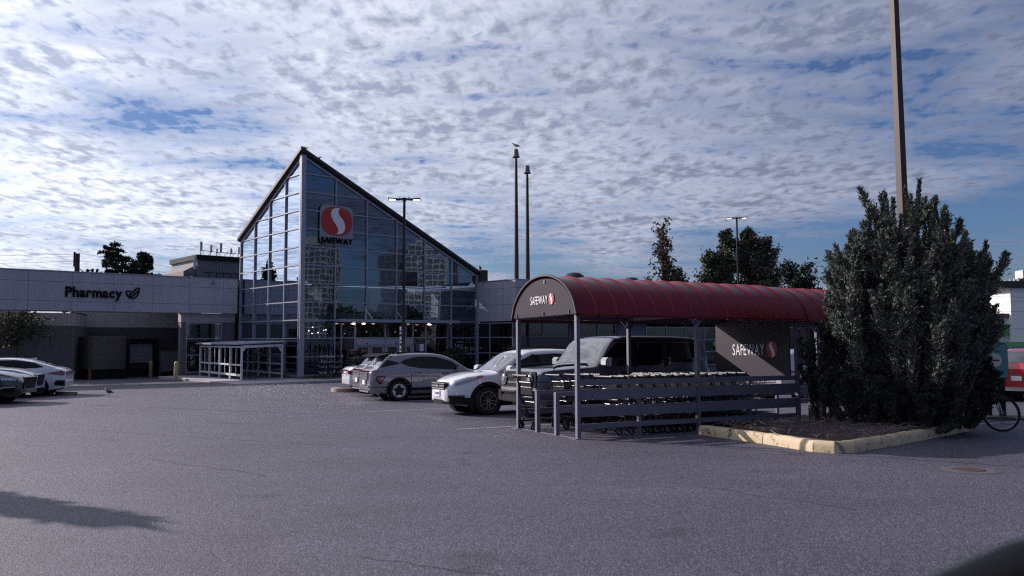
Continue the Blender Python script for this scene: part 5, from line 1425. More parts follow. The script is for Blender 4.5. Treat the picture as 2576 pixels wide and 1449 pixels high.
M_JUN = leafmat('juniper_scales', (0.044, 0.051, 0.043), (0.185, 0.198, 0.165), scale=2.2)
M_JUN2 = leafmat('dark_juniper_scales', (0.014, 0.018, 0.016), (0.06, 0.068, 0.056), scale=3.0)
def juniper(name, label, x, y, rx, ry, H, nl, seed, per_m=70, mt=None, low=0.4, lean=(0, 0)):
    global nrg
    nrg = np.random.default_rng(seed); r_ = random.Random(seed)
    g0 = gz(y) + 0.1
    t = thing(name, label, 'shrub', Matrix.Translation((x, y, g0)))
    L_ = []; st = MB()
    for i in range(nl):
        a = i * 2.399963 + r_.uniform(-.3, .3); q = sqrt((i + 0.5) / nl)
        ex, ey = rx * q * cos(a), ry * q * sin(a)
        hh = H * (1 - 0.27 * q ** 2.8) * r_.uniform(0.82, 1.05)
        bx, by = ex * 0.45, ey * 0.45
        pts = [(bx, by, 0), (ex * 0.86 + lean[0] * .2, ey * 0.86 + lean[1] * .2, hh * 0.25), (ex * 1.0 + lean[0] * .5, ey * 1.0 + lean[1] * .5, hh * 0.52), (ex * 0.97 + lean[0], ey * 0.97 + lean[1], hh * 0.8), (ex * 0.93 + lean[0] + r_.uniform(-.12, .12), ey + lean[1] + r_.uniform(-.12, .12), hh)]
        st.tube(pts[:4], [0.05, 0.04, 0.025, 0.012], 5, cap=False)
        s0 = low / hh
        P = np.array(pts); dd = np.linspace(s0, 1, 9); LL = np.linspace(0, 1, 5)
        sub = np.stack([np.interp(dd, LL, P[:, k]) for k in range(3)], 1)
        L_.append((sub, ([0, 0.25, 0.6, 0.85, 1], [0.7, 1.1, 0.75, 0.45, 0.2])))
        # side plumes
        for sp_ in range(5):
            f = r_.uniform(0.35, 0.85); b_ = np.array([np.interp(f, LL, P[:, k]) for k in range(3)]); aa = a + r_.uniform(-1.4, 1.4); ll = r_.uniform(0.4, 0.85) * (H / 5)
            e_ = b_ + np.array([cos(aa) * ll * 0.58, sin(aa) * ll * 0.58, ll * 0.8])
            L_.append((np.stack([b_, (b_ + e_) / 2 + np.array([cos(aa), sin(aa), -.2]) * 0.08, e_]), ([0, 0.3, 1], [0.9, 1.0, 0.3])))
    obj('foliage', plume_mesh(L_, per_m * 1.7, 0.33 * (H / 5) ** 0.5, 0.062), mt or M_JUN, t)
    st.build('stems', M_TRUNK, t, True)
    return t
juniper('juniper', 'huge upright blue-grey juniper growing in the kerbed bed', 7.82, 15.95, 1.40, 1.35, 4.62, 50, 5, 84, None, 0.25)
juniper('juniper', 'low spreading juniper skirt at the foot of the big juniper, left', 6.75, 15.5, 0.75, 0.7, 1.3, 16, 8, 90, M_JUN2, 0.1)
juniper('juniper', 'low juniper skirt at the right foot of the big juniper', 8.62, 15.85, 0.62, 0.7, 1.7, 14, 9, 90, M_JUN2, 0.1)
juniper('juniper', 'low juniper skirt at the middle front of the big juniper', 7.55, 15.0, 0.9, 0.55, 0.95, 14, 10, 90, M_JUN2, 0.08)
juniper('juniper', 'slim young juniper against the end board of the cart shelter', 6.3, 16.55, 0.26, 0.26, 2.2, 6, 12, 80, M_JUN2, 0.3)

# tall timber-coloured light pole behind the juniper
lp = thing('light_pole', 'tall square tapering light pole rising out of the big juniper', 'light pole', ground_m(8.22, 16.75, radians(19)))
M_POLE = mat('weathered_brown_pole', (0.050, 0.033, 0.026), 0.58, 0.0, spec=0.3, var=0.2, vs=3)
MB().beam((0, 0, 0), (0, 0, 11.5), 0.175, 0.175, up=(0, 1, 0), w2=0.12, h2=0.12).build('shaft', M_POLE, lp)
MB().box(-0.16, 0.16, -0.16, 0.16, 0.0, 0.03).build('base_plate', M_DARK, lp)
MB().box(-0.9, -0.1, -0.15, 0.15, 11.4, 11.52).box(0.1, 0.9, -0.15, 0.15, 11.4, 11.52).build('lamp_head', M_DARK, lp)


# ================================================================== lamp posts, flagpoles, utility pole
def lamp_post(x, y, h, yaw, label, flags):
    t = thing('street_lamp', label, 'street lamp', ground_m(x, y, yaw), 'black twin-headed lamp posts')
    MB().beam((0, 0, 0.5), (0, 0, h), 0.14, 0.14, up=(0, 1, 0), w2=0.11, h2=0.11).build('post', M_DARK, t)
    MB().lathe([(0.001, 0.55), (0.26, 0.55), (0.3, 0.5), (0.3, 0.0)], 20).build('concrete_base', M_CONC, t, True)
    MB().box(-0.09, 0.09, -0.09, 0.09, h - 0.02, h + 0.10).build('cap', M_DARK, t)
    for s_ in (-1, 1):
        a = MB().prism([(s_ * 0.09, -0.05, h + 0.02), (s_ * 0.24, -0.12, h + 0.0), (s_ * 0.72, -0.15, h + 0.03), (s_ * 0.72, 0.15, h + 0.03), (s_ * 0.24, 0.12, h + 0.0), (s_ * 0.09, 0.05, h + 0.02)], (0, 0, 0.06)).build('lamp_head', M_DARK, t)
        MB().box(min(s_ * 0.40, s_ * 0.68), max(s_ * 0.40, s_ * 0.68), -0.11, 0.11, h + 0.0, h + 0.028).build('led_panel', M_LAMPON, a)
        MB().box(s_ * 0.2 - 0.02, s_ * 0.2 + 0.02, -0.02, 0.02, h + 0.06, h + 0.16).build('photocell', M_DARK, t)
    if flags:
        MB().box(-0.16, -0.085, -0.10, -0.09, 1.1, 2.75).build('paper_strip', M_WHITE, t)
        for i in range(7): MB().box(-0.155, -0.09, -0.104, -0.1005, 1.3 + i * 0.2, 1.36 + i * 0.2 + 0.05 * (i % 2)).build('strip_mark', M_PLAST, t)
        MB().box(0.09, 0.11, -0.10, -0.09, 1.1, 2.75).box(0.14, 0.16, -0.10, -0.09, 1.1, 2.75).build('steel_strap', M_GALV, t)
    return t
lamp_post(-4.85, 36.0, 8.46, radians(5), 'black twin-headed lamp post standing in front of the glass hall', True)
lamp_post(16.9, 60.0, 11.55, radians(-4), 'far black twin-headed lamp post among the poplars', False)


def store_pt(x, y, z=0): return STORE_M @ Vector((x, y, z))


for i, (lx, ly, H_, lab) in enumerate([(13.95, -3.32, 14.85, 'taller looking dark flagpole left of the pair above the right wing'), (15.35, -2.9, 14.0, 'right dark flagpole of the pair above the right wing')]):
    t = thing('flagpole', lab, 'flagpole', STORE_M @ Matrix.Translation((lx, ly, -0.2)), 'pair of flagpoles over the store')
    MB().tube([(0, 0, 0), (0, 0, 5), (0, 0, H_ - 0.5), (0, 0, H_)], [0.20, 0.18, 0.10, 0.08], 12).build('shaft', mat('brown_black_pole', (0.045, 0.028, 0.026), 0.5, 0.3), t, True)
    MB().lathe([(0.001, H_ + 0.55), (0.16, H_ + 0.52), (0.20, H_ + 0.1), (0.26, H_ + 0.05), (0.26, H_ - 0.02), (0.001, H_)], 14).build('cap', mat('grey_cap', (0.14, 0.13, 0.13), 0.6), t, True)


def bird(name, label, m, body_c, wing_c, s=1.0, white=False):
    t = thing(name, label, 'bird', m)
    b_ = MB()
    prof = [(-0.22, 0.005, 0.17), (-0.16, 0.03, 0.175), (-0.06, 0.062, 0.19), (0.04, 0.075, 0.205), (0.10, 0.062, 0.235), (0.135, 0.046, 0.27), (0.16, 0.044, 0.295), (0.185, 0.036, 0.30), (0.205, 0.016, 0.298), (0.25, 0.004, 0.288)]
    n = 10
    for x, r, z in prof:
        for j in range(n):
            a = 2 * pi * j / n; b_.v.append((x * s, r * cos(a) * s, (z + r * sin(a) * 1.05) * s))
    for i in range(len(prof) - 1):
        for j in range(n): b_.f.append((i * n + j, i * n + (j + 1) % n, (i + 1) * n + (j + 1) % n, (i + 1) * n + j))
    b_.build('body', body_c, t, True, 80)
    for sd_ in (1, -1):
        MB().prism([(0.09 * s, sd_ * 0.068 * s, 0.24 * s), (0.02 * s, sd_ * 0.08 * s, 0.17 * s), (-0.14 * s, sd_ * 0.055 * s, 0.16 * s), (-0.26 * s, sd_ * 0.02 * s, 0.165 * s), (-0.10 * s, sd_ * 0.06 * s, 0.23 * s)], (0, sd_ * 0.012 * s, 0)).build('wing', wing_c, t)
        MB().tube([(0.0, sd_ * 0.03 * s, 0.14 * s), (-0.02 * s, sd_ * 0.035 * s, 0.07 * s), (0.0, sd_ * 0.035 * s, 0.006 * s), (0.05 * s, sd_ * 0.035 * s, 0.004 * s)], 0.006 * s, 5).build('leg', M_PLAST, t)
    return t
M_CROW = mat('crow_feather', (0.010, 0.010, 0.013), 0.5); M_GULLW = mat('gull_white', (0.5, 0.5, 0.5), 0.7); M_GULLG = mat('gull_grey', (0.16, 0.16, 0.17), 0.7)
bird('crow', 'black crow standing on the open asphalt', ground_m(-15.0, 30.2, radians(160)), M_CROW, M_CROW, 0.95)
pk = store_pt(0.05, 0.0, PK + 0.10); bird('crow', 'crow perched on the very peak of the glass hall', Matrix.Translation(pk) @ Matrix.Rotation(radians(150), 4, 'Z'), M_CROW, M_CROW, 1.1)
pk = store_pt(0.95, -0.1, PK + 0.13 - RX * 0.95); bird('crow', 'smaller crow just right of the hall peak', Matrix.Translation(pk) @ Matrix.Rotation(radians(10), 4, 'Z'), M_CROW, M_CROW, 0.8)
pk = store_pt(13.95, -3.32, 14.65 + 0.55); bird('gull', 'grey and white gull perched on the left flagpole cap', Matrix.Translation(pk) @ Matrix.Rotation(radians(190), 4, 'Z'), M_GULLW, M_GULLG, 1.25)

for i, (x, y, r, lab) in enumerate([(5.1, 66.0, 1.02, 'black round turbine vent on the roof, left above the red shelter'), (10.4, 70.0, 0.85, 'smaller black round roof vent, right above the red shelter')]):
    t = thing('roof_vent', lab, 'roof vent', Matrix.Translation((x, y, 4.95)), 'round roof vents on the store')
    MB().lathe([(0.001, 1.25 + r * 0.72), (r * 0.45, 1.25 + r * 0.66), (r * 0.8, 1.25 + r * 0.42), (r, 1.25), (r * 0.9, 0.9), (r * 0.6, 0.8)], 26).build('dome', M_DARK, t, True, 60)
    MB().lathe([(r * 0.6, 0.85), (r * 0.6, -0.2)], 18).build('neck', M_DARK, t)
    for j in range(14):
        a = 2 * pi * j / 14; MB().beam((r * 0.97 * cos(a), r * 0.97 * sin(a), 1.22), (r * 0.52 * cos(a + 0.15), r * 0.52 * sin(a + 0.15), 1.25 + r * 0.63), 0.03).build('vane', M_DARK, t)

up = thing('utility_pole', 'wooden utility pole with transformer brackets behind the white fascia', 'utility pole', Matrix.Translation((-37.86, 70, -1.3)))
MB().tube([(0, 0, 0), (0, 0, 10.35)], [0.26, 0.20], 10).build('shaft', M_TRUNK, up, True)
MB().tube([(-0.25, 0, 9.2), (-0.25, 0, 10.5)], 0.09, 8).build('insulator', M_DARK, up)
MB().beam((0.1, 0, 8.3), (1.4, 0, 9.0), 0.09).beam((0.1, 0, 9.1), (1.2, 0, 8.3), 0.07).build('bracket', M_DARK, up)
for x in (0.75, 1.2, 1.6): MB().tube([(x, 0, 8.2), (x + 0.2, 0, 9.0)], 0.11, 8).build('cutout', M_DARK, up)
MB().beam((0.2, 0, 6.9), (1.4, 0, 6.7), 0.05).beam((1.3, 0, 6.2), (1.5, 0, 7.6), 0.05).build('side_arm', M_DARK, up)
def wire(p, q, sag, label):
    p = Vector(p); q = Vector(q); pts = [p.lerp(q, i / 14) - Vector((0, 0, sag * 4 * (i / 14) * (1 - i / 14))) for i in range(15)]
    o = MB().tube(pts, 0.011, 4, cap=False).build('overhead_wire', M_DARK); tag(o, label, 'wire', 'overhead wires behind the store')
wire((-38, 70, 9.0), (-80, 66, 9.6), 0.5, 'upper overhead wire running left from the utility pole')
wire((-38, 70, 8.4), (-80, 67, 8.4), 0.5, 'lower overhead wire running left from the utility pole')
wire((-37.8, 70, 9.1), (-8, 90, 7.5), 0.8, 'upper overhead wire running right from the utility pole')
wire((-37.8, 70, 8.5), (-8, 90, 7.0), 0.8, 'lower overhead wire running right from the utility pole')


# ================================================================== trees
def conifer(name, label, x, y, z0, h, r, seed, bare=0.12, rag=0.3, ex=0.85, mt=None, group=None):
    global nrg
    nrg = np.random.default_rng(seed); r_ = random.Random(seed)
    t = thing(name, label, 'tree', Matrix.Translation((x, y, z0)), group)
    tk = MB().tube([(0, 0, 0), (0.05, 0, h * 0.5), (0, 0.05, h * 0.98)], [0.022 * h + 0.05, 0.014 * h + 0.03, 0.01], 8, cap=False); cen = []; nr = []
    z = h * bare
    while z < h * 0.985:
        f = (z - h * bare) / (h * (1 - bare)); lr = r * (1 - f) ** ex
        for b_ in range(7 if f < 0.8 else 5):
            a = r_.uniform(0, 2 * pi); L_ = max(lr * r_.uniform(1 - rag * 1.6, 1 + rag * 0.6), 0.15)
            dz = -0.12 * L_ + 0.22 * L_ * r_.random()
            e = Vector((cos(a) * L_, sin(a) * L_, z + dz))
            if L_ > 0.5: tk.tube([(0, 0, z), (e.x * 0.6, e.y * 0.6, z - 0.05 * L_), tuple(e)], [0.04, 0.025, 0.01], 4, cap=False)
            m = int(26 * L_) + 10
            u = nrg.uniform(0.12, 1.05, m) ** 0.8
            p = np.stack([cos(a) * L_ * u, sin(a) * L_ * u, z + dz * u * u], 1)
            sw = nrg.normal(0, 1, m) * (0.10 + 0.16 * L_ * (1.1 - u))
            p[:, 0] += -sin(a) * sw; p[:, 1] += cos(a) * sw; p[:, 2] += nrg.normal(0, 0.06, m) - 0.12 * np.abs(sw)
            cen.append(p)
        z += h * 0.028 * r_.uniform(0.7, 1.3)
    cen = np.concatenate(cen)
    nn = nrg.normal(size=cen.shape); nn[:, 2] += 0.8
    obj('crown', leaf_quads(cen, 0.22, nn, 2.4), mt or M_CONIF, t)
    tk.build('trunk', M_TRUNK, t, True)
    return t


def leafy(name, label, x, y, z0, h, r, seed, shape, dens=1.0, leaf=0.2, trunk_h=0.2, mt=None, group=None, bare_tips=0, stems=1):
    """broadleaf: shape 'poplar' (upright limbs) or 'round'"""
    global nrg
    nrg = np.random.default_rng(seed); r_ = random.Random(seed)
    t = thing(name, label, 'tree', Matrix.Translation((x, y, z0)), group)
    tk = MB(); cl = []
    ends = []
    for s_ in range(stems):
        sx = r_.uniform(-.25, .25) * r * (stems > 1); hh = h * r_.uniform(0.82, 1.0)
        tk.tube([(0, 0, 0), (sx * 0.5, 0, hh * 0.4), (sx + r_.uniform(-.1, .1), 0, hh * 0.95)], [0.02 * h + 0.04, 0.012 * h + 0.02, 0.015], 7, cap=False)
        nb = int((34 if shape == 'poplar' else 26) / stems) + 6
        for i in range(nb):
            f = trunk_h + (0.97 - trunk_h) * (i + r_.random()) / nb; z = hh * f
            a = r_.uniform(0, 2 * pi)
            if shape == 'poplar':
                env = r * (sin(pi * min(0.98, (f - trunk_h) / (1 - trunk_h) * 0.8 + 0.18))) ** 0.7; L_ = env * r_.uniform(0.6, 1.15)
                e = Vector((sx * f + cos(a) * L_, sin(a) * L_, min(z + L_ * 1.7, hh * 1.02)))
            else:
                env = r * sqrt(max(0.05, 1 - ((f - 0.6) / 0.45) ** 2)); L_ = env * r_.uniform(0.65, 1.1)
                e = Vector((cos(a) * L_, sin(a) * L_, z + L_ * 0.35))
            tk.tube([(sx * f, 0, z), ((e.x + sx * f) * 0.5, e.y * 0.5, (z + e.z) * 0.5 - 0.05), tuple(e)], [0.012 * h * (1 - f) + 0.02, 0.02, 0.008], 4, cap=False)
            if bare_tips and r_.random() < bare_tips: continue
            m = int(dens * (45 + 60 * L_))
            u = nrg.uniform(0.2, 1.08, m)
            base = np.outer(1 - u, (sx * f, 0, z)) + np.outer(u, e)
            cl.append(base + nrg.normal(0, 1, (m, 3)) * (0.10 + 0.13 * L_))
    cen = np.concatenate(cl)
    nn = nrg.normal(size=cen.shape); nn[:, 2] += 0.4
    obj('crown', leaf_quads(cen, leaf, nn, 1.5), mt or M_LEAF, t)
    tk.build('trunk', M_TRUNK, t, True)
    return t


M_CONIF = leafmat('spruce_needles', (0.010, 0.016, 0.012), (0.045, 0.06, 0.045))
M_LEAF = leafmat('dark_leaves', (0.03, 0.033, 0.022), (0.115, 0.12, 0.08))
M_LEAFB = leafmat('brown_leaves', (0.045, 0.032, 0.024), (0.15, 0.115, 0.08))
conifer('shadow_conifer', 'unseen slim conifer added outside the left edge to cast the shadow tip across the lane', -12.05, 12.2, gz(12.2), 4.15, 0.75, 77, 0.05, 0.25, 0.75)  # unseen conifer, added off-frame only to throw the pointed shadow onto the lane
conifer('spruce_tree', 'largest dark spruce behind the pharmacy fascia', -37.0, 75, -1.3, 12.1, 6.2, 21, 0.1, 0.5, 0.72)
conifer('spruce_tree', 'second dark spruce right of the largest one', -34.6, 75.5, -1.3, 11.2, 5.2, 22, 0.1, 0.35, 0.75)
conifer('spruce_tree', 'small dark conifer left of the rooftop plant room', -30.4, 74, -1.3, 9.7, 1.9, 23, 0.2, 0.3)
conifer('spruce_tree', 'shorter small dark conifer touching the plant room pair', -31.3, 74, -1.3, 8.95, 1.7, 24, 0.2, 0.3)
leafy('poplar_tree', 'thin half-bare brown poplar above the red shelter', 13.3, 70, -1.3, 13.8, 0.95, 31, 'poplar', 0.5, 0.2, 0.38, M_LEAFB, bare_tips=0.12, stems=3)
leafy('poplar_tree', 'low brown sapling at the foot of the thin poplar, left', 11.9, 70.2, -1.3, 8.9, 0.75, 37, 'poplar', 0.5, 0.17, 0.5, M_LEAFB, bare_tips=0.4, stems=3)
leafy('poplar_tree', 'low leafy sapling at the foot of the thin poplar, right', 14.5, 70.4, -1.3, 9.9, 0.95, 38, 'round', 0.8, 0.18, 0.5, M_LEAF)
PGp = 'poplars behind the red shelter'
leafy('poplar_tree', 'leftmost of the dark poplars beside the far lamp post', 18.3, 74, -1.3, 12.4, 1.05, 32, 'poplar', 2.2, 0.2, 0.2, M_LEAF, PGp)
leafy('poplar_tree', 'tall dark poplar just left of the far lamp post', 19.9, 75, -1.3, 13.6, 1.1, 33, 'poplar', 2.2, 0.2, 0.2, M_LEAF, PGp)
leafy('poplar_tree', 'tallest dark poplar just right of the far lamp post', 22.0, 75, -1.3, 13.9, 1.15, 34, 'poplar', 2.2, 0.2, 0.2, M_LEAF, PGp)
leafy('poplar_tree', 'rightmost lower dark poplar beside the far lamp post', 23.4, 74, -1.3, 12.4, 1.15, 35, 'poplar', 2.2, 0.2, 0.2, M_LEAF, PGp)
leafy('broadleaf_tree', 'round dark tree between the poplars and the juniper', 27.6, 78, -1.3, 9.9, 2.5, 36, 'round', 1.0, 0.22, 0.4, M_CONIF)
leafy('broadleaf_tree', 'small dark tree close left of the juniper', 29.8, 78, -1.3, 8.2, 1.3, 39, 'round', 0.9, 0.2, 0.4, M_CONIF)
gt = leafy('garden_pine', 'small spreading garden tree before the recess wall at the left edge', -28.7, 46.9, -0.85, 4.3, 1.75, 41, 'round', 0.38, 0.13, 0.55, leafmat('garden_needles', (0.03, 0.03, 0.02), (0.12, 0.12, 0.075)))
leafy('street_tree', 'small yellow-leaved street tree at the right edge before the green-signed shop', 41.5, 62, -1.1, 5.2, 1.2, 43, 'round', 0.6, 0.16, 0.4, leafmat('yellow_leaves', (0.10, 0.06, 0.02), (0.38, 0.25, 0.06)))
# trees and towers beside the car park that the glass hall mirrors
for i, (x, y, h_, r_, lab) in enumerate([(-50, 66, 11.2, 4.2, 'tall conifer left of the car park mirrored in the side glazing'), (-54, 68.5, 10.5, 3.0, 'middle conifer left of the car park mirrored in the side glazing'), (-47, 61.5, 9.0, 4.0, 'low conifer left of the car park mirrored in the side glazing')]):
    conifer('spruce_tree', lab, x, y, -1.2, h_, r_, 50 + i, 0.05, 0.3)

M_TWRW = mat('white_tower_concrete', (0.22, 0.22, 0.23), 0.7, var=0.05); M_TWRG = mat('tower_glass', (0.06, 0.07, 0.09), 0.15)
def tower(name, label, x, y, yaw, w, d, h, z0=-1.5, fl=3.0, cat='tower', bay=3.2, wm=None):
    t = thing(name, label, cat, Matrix.Translation((x, y, z0)) @ Matrix.Rotation(yaw, 4, 'Z'))
    MB().box(-w / 2 + .3, w / 2 - .3, -d / 2 + .3, d / 2 - .3, 0, h - 0.4).build('glazing', M_TWRG, t)
    n = int(h / fl)
    for i in range(n + 1): MB().box(-w / 2, w / 2, -d / 2, d / 2, i * fl, i * fl + fl * 0.25).build('floor_slab', wm or M_TWRW, t)
    nx = max(2, int(w / bay)); ny = max(2, int(d / bay))
    for i in range(nx + 1):
        for s_ in (-1, 1): MB().box(-w / 2 + w * i / nx - bay * 0.1, -w / 2 + w * i / nx + bay * 0.1, s_ * d / 2 - 0.12, s_ * d / 2 + 0.12, 0.0, h).build('pier', wm or M_TWRW, t)
    for i in range(ny + 1):
        for s_ in (-1, 1): MB().box(s_ * w / 2 - 0.11, s_ * w / 2 + 0.11, -d / 2 + d * i / ny - bay * 0.1, -d / 2 + d * i / ny + bay * 0.1, 0.0, h - .01).build('pier', wm or M_TWRW, t)
    MB().box(-w * 0.3, w * 0.3, -d * 0.3, d * 0.3, h, h + 3).build('plant_room', wm or M_TWRW, t)
    return t
tower('apartment_tower', 'white gridded apartment tower right of the car park mirrored in the glass front', 268, -58, radians(10), 11, 14, 44, fl=2.4, bay=2.4)
tower('apartment_tower', 'second white gridded tower mirrored beside the lamp post in the glass front', 272, -12, radians(-8), 10, 13, 42, fl=2.4, bay=2.4)
tower('apartment_tower', 'dark office tower mirrored between the two white towers', 300, -32, 0.2, 14, 14, 40, wm=mat('dark_tower_stone', (0.08, 0.08, 0.10), 0.7))
for i, (x, y, h_) in enumerate([(120, 10, 9), (128, 0, 11), (118, -12, 8.5), (126, -22, 10), (112, 22, 9)]):
    leafy('broadleaf_tree', ['first', 'second', 'third', 'fourth', 'fifth'][i] + ' dark tree right of the car park, mirrored low in the glass', x, y, -1.2, h_, 4.0, 60 + i, 'round', 0.5, 0.5, 0.2, M_CONIF, 'trees right of the car park')

# ================================================================== far right street
gs = thing('green_signed_shop', 'white tiled shop with long green sign across the street at the right edge', 'building', Matrix.Translation((43.0, 72, -1.35)) @ Matrix.Rotation(radians(2), 4, 'Z'))
M_WT = mat('white_wall_tile', (0.70, 0.70, 0.72), 0.5, var=0.04); M_GRN = mat('green_sign_face', (0.04, 0.30, 0.05), 0.45)
MB().box(-8.0, 2.6, 0.1, 8, 2.4, 4.6).build('wall_core', M_JOINT, gs)
for i in range(6):
    for j in range(2): MB().box(-8.0 + i * 1.76 + 0.01, -8.0 + (i + 1) * 1.76 - 0.01, 0.0, 0.098, 2.4 + j * 1.1 + 0.01, 2.4 + (j + 1) * 1.1 - 0.01).build('wall_tile', M_WT, gs)
for i in range(4):
    for j in range(4): MB().box(1.2 + i * 1.76 + 0.01, 1.2 + (i + 1) * 1.76 - 0.01, -0.5, -0.4, 2.4 + j * 1.2 + 0.01, 2.4 + (j + 1) * 1.2 - 0.01).build('wall_tile', M_WT, gs)
MB().box(1.2, 8.2, -0.398, 8, 0, 7.2).build('tall_wall', M_WT, gs)
MB().box(0.2, 9, -0.8, 8.2, 7.201, 7.8).build('tall_cornice', M_ROOFE, gs)
MB().box(-8.2, 1.19, -0.25, 8.1, 4.602, 4.95).build('cornice', mat('maroon_cornice', (0.10, 0.045, 0.045), 0.6), gs)
MB().box(-6.5, 1.0, -0.32, -0.02, 2.95, 3.95).build('green_sign', M_GRN, gs)
MB().box(-8.2, 9, -1.1, -0.52, 2.0, 2.38).build('green_canopy', mat('pale_green_canopy', (0.12, 0.36, 0.14), 0.5), gs)
MB().box(-8.0, 8.2, 0.2, 8, -0.2, 2.0).build('shop_front', M_INTD, gs)
for i in range(6): MB().box(-7.6 + i * 2.2, -5.7 + i * 2.2, 0.1, 0.19, 0.3, 1.9).build('pane', M_CARGL, gs)
hs = thing('grey_warehouse', 'low grey block behind the green-signed shop', 'building', Matrix.Translation((58, 100, -1.4)))
MB().box(-10, 6, 0, 10, 0, 7.8).build('wall', M_CONC, hs); MB().box(-10.2, 6.2, -0.2, 10.2, 7.8, 8.2).build('roof', M_CONC, hs)
tw_ = tower('apartment_tower', 'pale apartment tower with balconies rising at the right edge', 193, 300, radians(-12), 12, 12, 26, z0=-3, cat='tower', wm=mat('pale_tower_wall', (0.50, 0.46, 0.44), 0.8))
for i in range(8): MB().box(-7.6, -6.1, -3.5, 2, 2.9 + i * 3, 3.9 + i * 3).build('balcony', M_TWRW, tw_)
wire((25, 62, 5.2), (60, 60, 4.2), 0.3, 'upper wire crossing in front of the green-signed shop'); wire((25, 62, 3.9), (60, 60, 3.4), 0.3, 'lower wire crossing in front of the green-signed shop')
hl = MB(); nx = 60
for i in range(nx + 1):
    x = 900 + i * 90; e = 215 + 45 * math.sin(i * 0.23 + 2.2) + 22 * math.sin(i * 0.61) + 9 * math.sin(i * 1.7)
    for yy, f in ((4200, 0), (4500, 0.55), (5000, 1.0), (6200, 0.3)): hl.v.append((x + yy * 0.05, yy, -5 + max(e, 20) * 1.15 * f))
for i in range(nx):
    for j in range(3): hl.f.append((i * 4 + j, i * 4 + 4 + j, i * 4 + 5 + j, i * 4 + 1 + j))
struct('hills', hl, mat('forest_hill', (0.035, 0.05, 0.045), 0.95, var=0.3, vs=0.004), True)
# left edge background: house and fence seen under the fascia
hb = thing('pale_house', 'pale house wall with small window seen under the fascia at far left', 'building', STORE_M @ Matrix.Translation((-15.5, 24, 0)))
MB().box(-10, 6, 0, 6, -1, 5.0).build('wall', M_CREAM, hb); w_ = MB().box(1.2, 2.8, -0.08, 0.0, 3.6, 4.6).build('window', M_CARGL, hb); MB().box(1.95, 2.05, -0.12, -0.081, 3.6, 4.6).build('glazing_bar', M_ALU, w_)
MB().box(-10.5, 6.5, -0.5, 6.5, 5.0, 5.3).build('roof', M_ROOFE, hb)
fn = thing('metal_fence', 'black bar fence on a low concrete wall at the left edge', 'fence', STORE_M @ Matrix.Translation((-14.6, 10.6, 0)) @ Matrix.Rotation(radians(-4), 4, 'Z'))
MB().box(-7, 2.4, 0, 0.3, -1, 0.55).build('base_wall', mat('dark_low_wall', (0.10, 0.085, 0.09), 0.9), fn)
MB().box(-7, 2.4, 0.1, 0.16, 1.62, 1.68).box(-7, 2.4, 0.1, 0.16, 0.65, 0.71).build('rail', M_DARK, fn)
for i in range(46): MB().box(-7 + i * 0.205, -6.975 + i * 0.205, 0.11, 0.15, 0.55, 1.619 if i % 8 else 1.75).build('bar', M_DARK, fn)

# ================================================================== bicycle and pickup sign
bk = thing('bicycle', 'bicycle leaning by the juniper with its front wheel beyond the kerb', 'bicycle', ground_m(9.62, 15.98, radians(172)) @ Matrix.Rotation(radians(5), 4, 'X'))
# local: front wheel centre at x=0, rear at x=1.05 (rides towards -x)
for x in (0.0, 1.06):
    w_ = MB().tube([(x + 0.335 * cos(2 * pi * i / 36), 0, 0.35 + 0.335 * sin(2 * pi * i / 36)) for i in range(36)], 0.022, 6, closed=True).build('wheel', M_RUB, bk, True, 80)
    MB().tube([(x + 0.305 * cos(2 * pi * i / 36), 0, 0.35 + 0.305 * sin(2 * pi * i / 36)) for i in range(36)], 0.010, 5, closed=True).build('rim', M_RIM, w_)
    sp = MB()
    for i in range(28):
        a = 2 * pi * i / 28; sp.tube([(x + 0.02 * cos(a + 1.3), 0.02 * (1 if i % 2 else -1), 0.35 + 0.02 * sin(a + 1.3)), (x + 0.30 * cos(a), 0, 0.35 + 0.30 * sin(a))], 0.0016, 3, cap=False)
    sp.build('spokes', M_STEEL, w_); MB().tube([(x, -0.05, 0.35), (x, 0.05, 0.35)], 0.02, 8).build('hub', M_STEEL, w_)
fk = MB()
for s_ in (-1, 1): fk.tube([(0, s_ * 0.055, 0.35), (0.07, s_ * 0.055, 0.62), (0.10, s_ * 0.05, 0.72)], [0.012, 0.02, 0.02], 6)
fk.tube([(0.10, -0.05, 0.73), (0.10, 0.05, 0.73)], 0.02, 6).tube([(0.10, 0, 0.72), (0.17, 0, 0.96)], 0.02, 6).build('fork', M_RIM, bk)
MB().tube([(0.12, 0, 0.80), (0.58, 0, 0.36)], 0.02, 8).tube([(0.15, 0, 0.90), (0.70, 0, 0.84)], 0.018, 8).tube([(0.58, 0, 0.36), (0.74, 0, 0.92)], 0.018, 8).tube([(0.58, 0, 0.36), (1.06, 0.05, 0.35)], 0.012, 6).tube([(0.70, 0, 0.80), (1.06, 0.05, 0.35)], 0.012, 6).build('frame', mat('dark_bike_paint', (0.03, 0.03, 0.04), 0.35, 0.2, 0.5), bk)
MB().tube([(0.17, 0, 0.96), (0.13, 0, 1.0), (0.12, -0.12, 1.03), (0.16, -0.31, 1.06)], 0.014, 6).tube([(0.13, 0, 1.0), (0.12, 0.12, 1.03), (0.16, 0.31, 1.06)], 0.014, 6).build('handlebar', M_PLAST, bk)
for s_ in (-1, 1): MB().tube([(0.15, s_ * 0.22, 1.05), (0.18, s_ * 0.33, 1.065)], 0.02, 8).build('grip', M_PLAST, bk)
MB().prism([(0.62, -0.03, 0.95), (0.62, 0.03, 0.95), (0.86, 0.08, 0.96), (0.90, 0.0, 0.96), (0.86, -0.08, 0.96)], (0, 0, 0.05)).build('saddle', M_PLAST, bk)
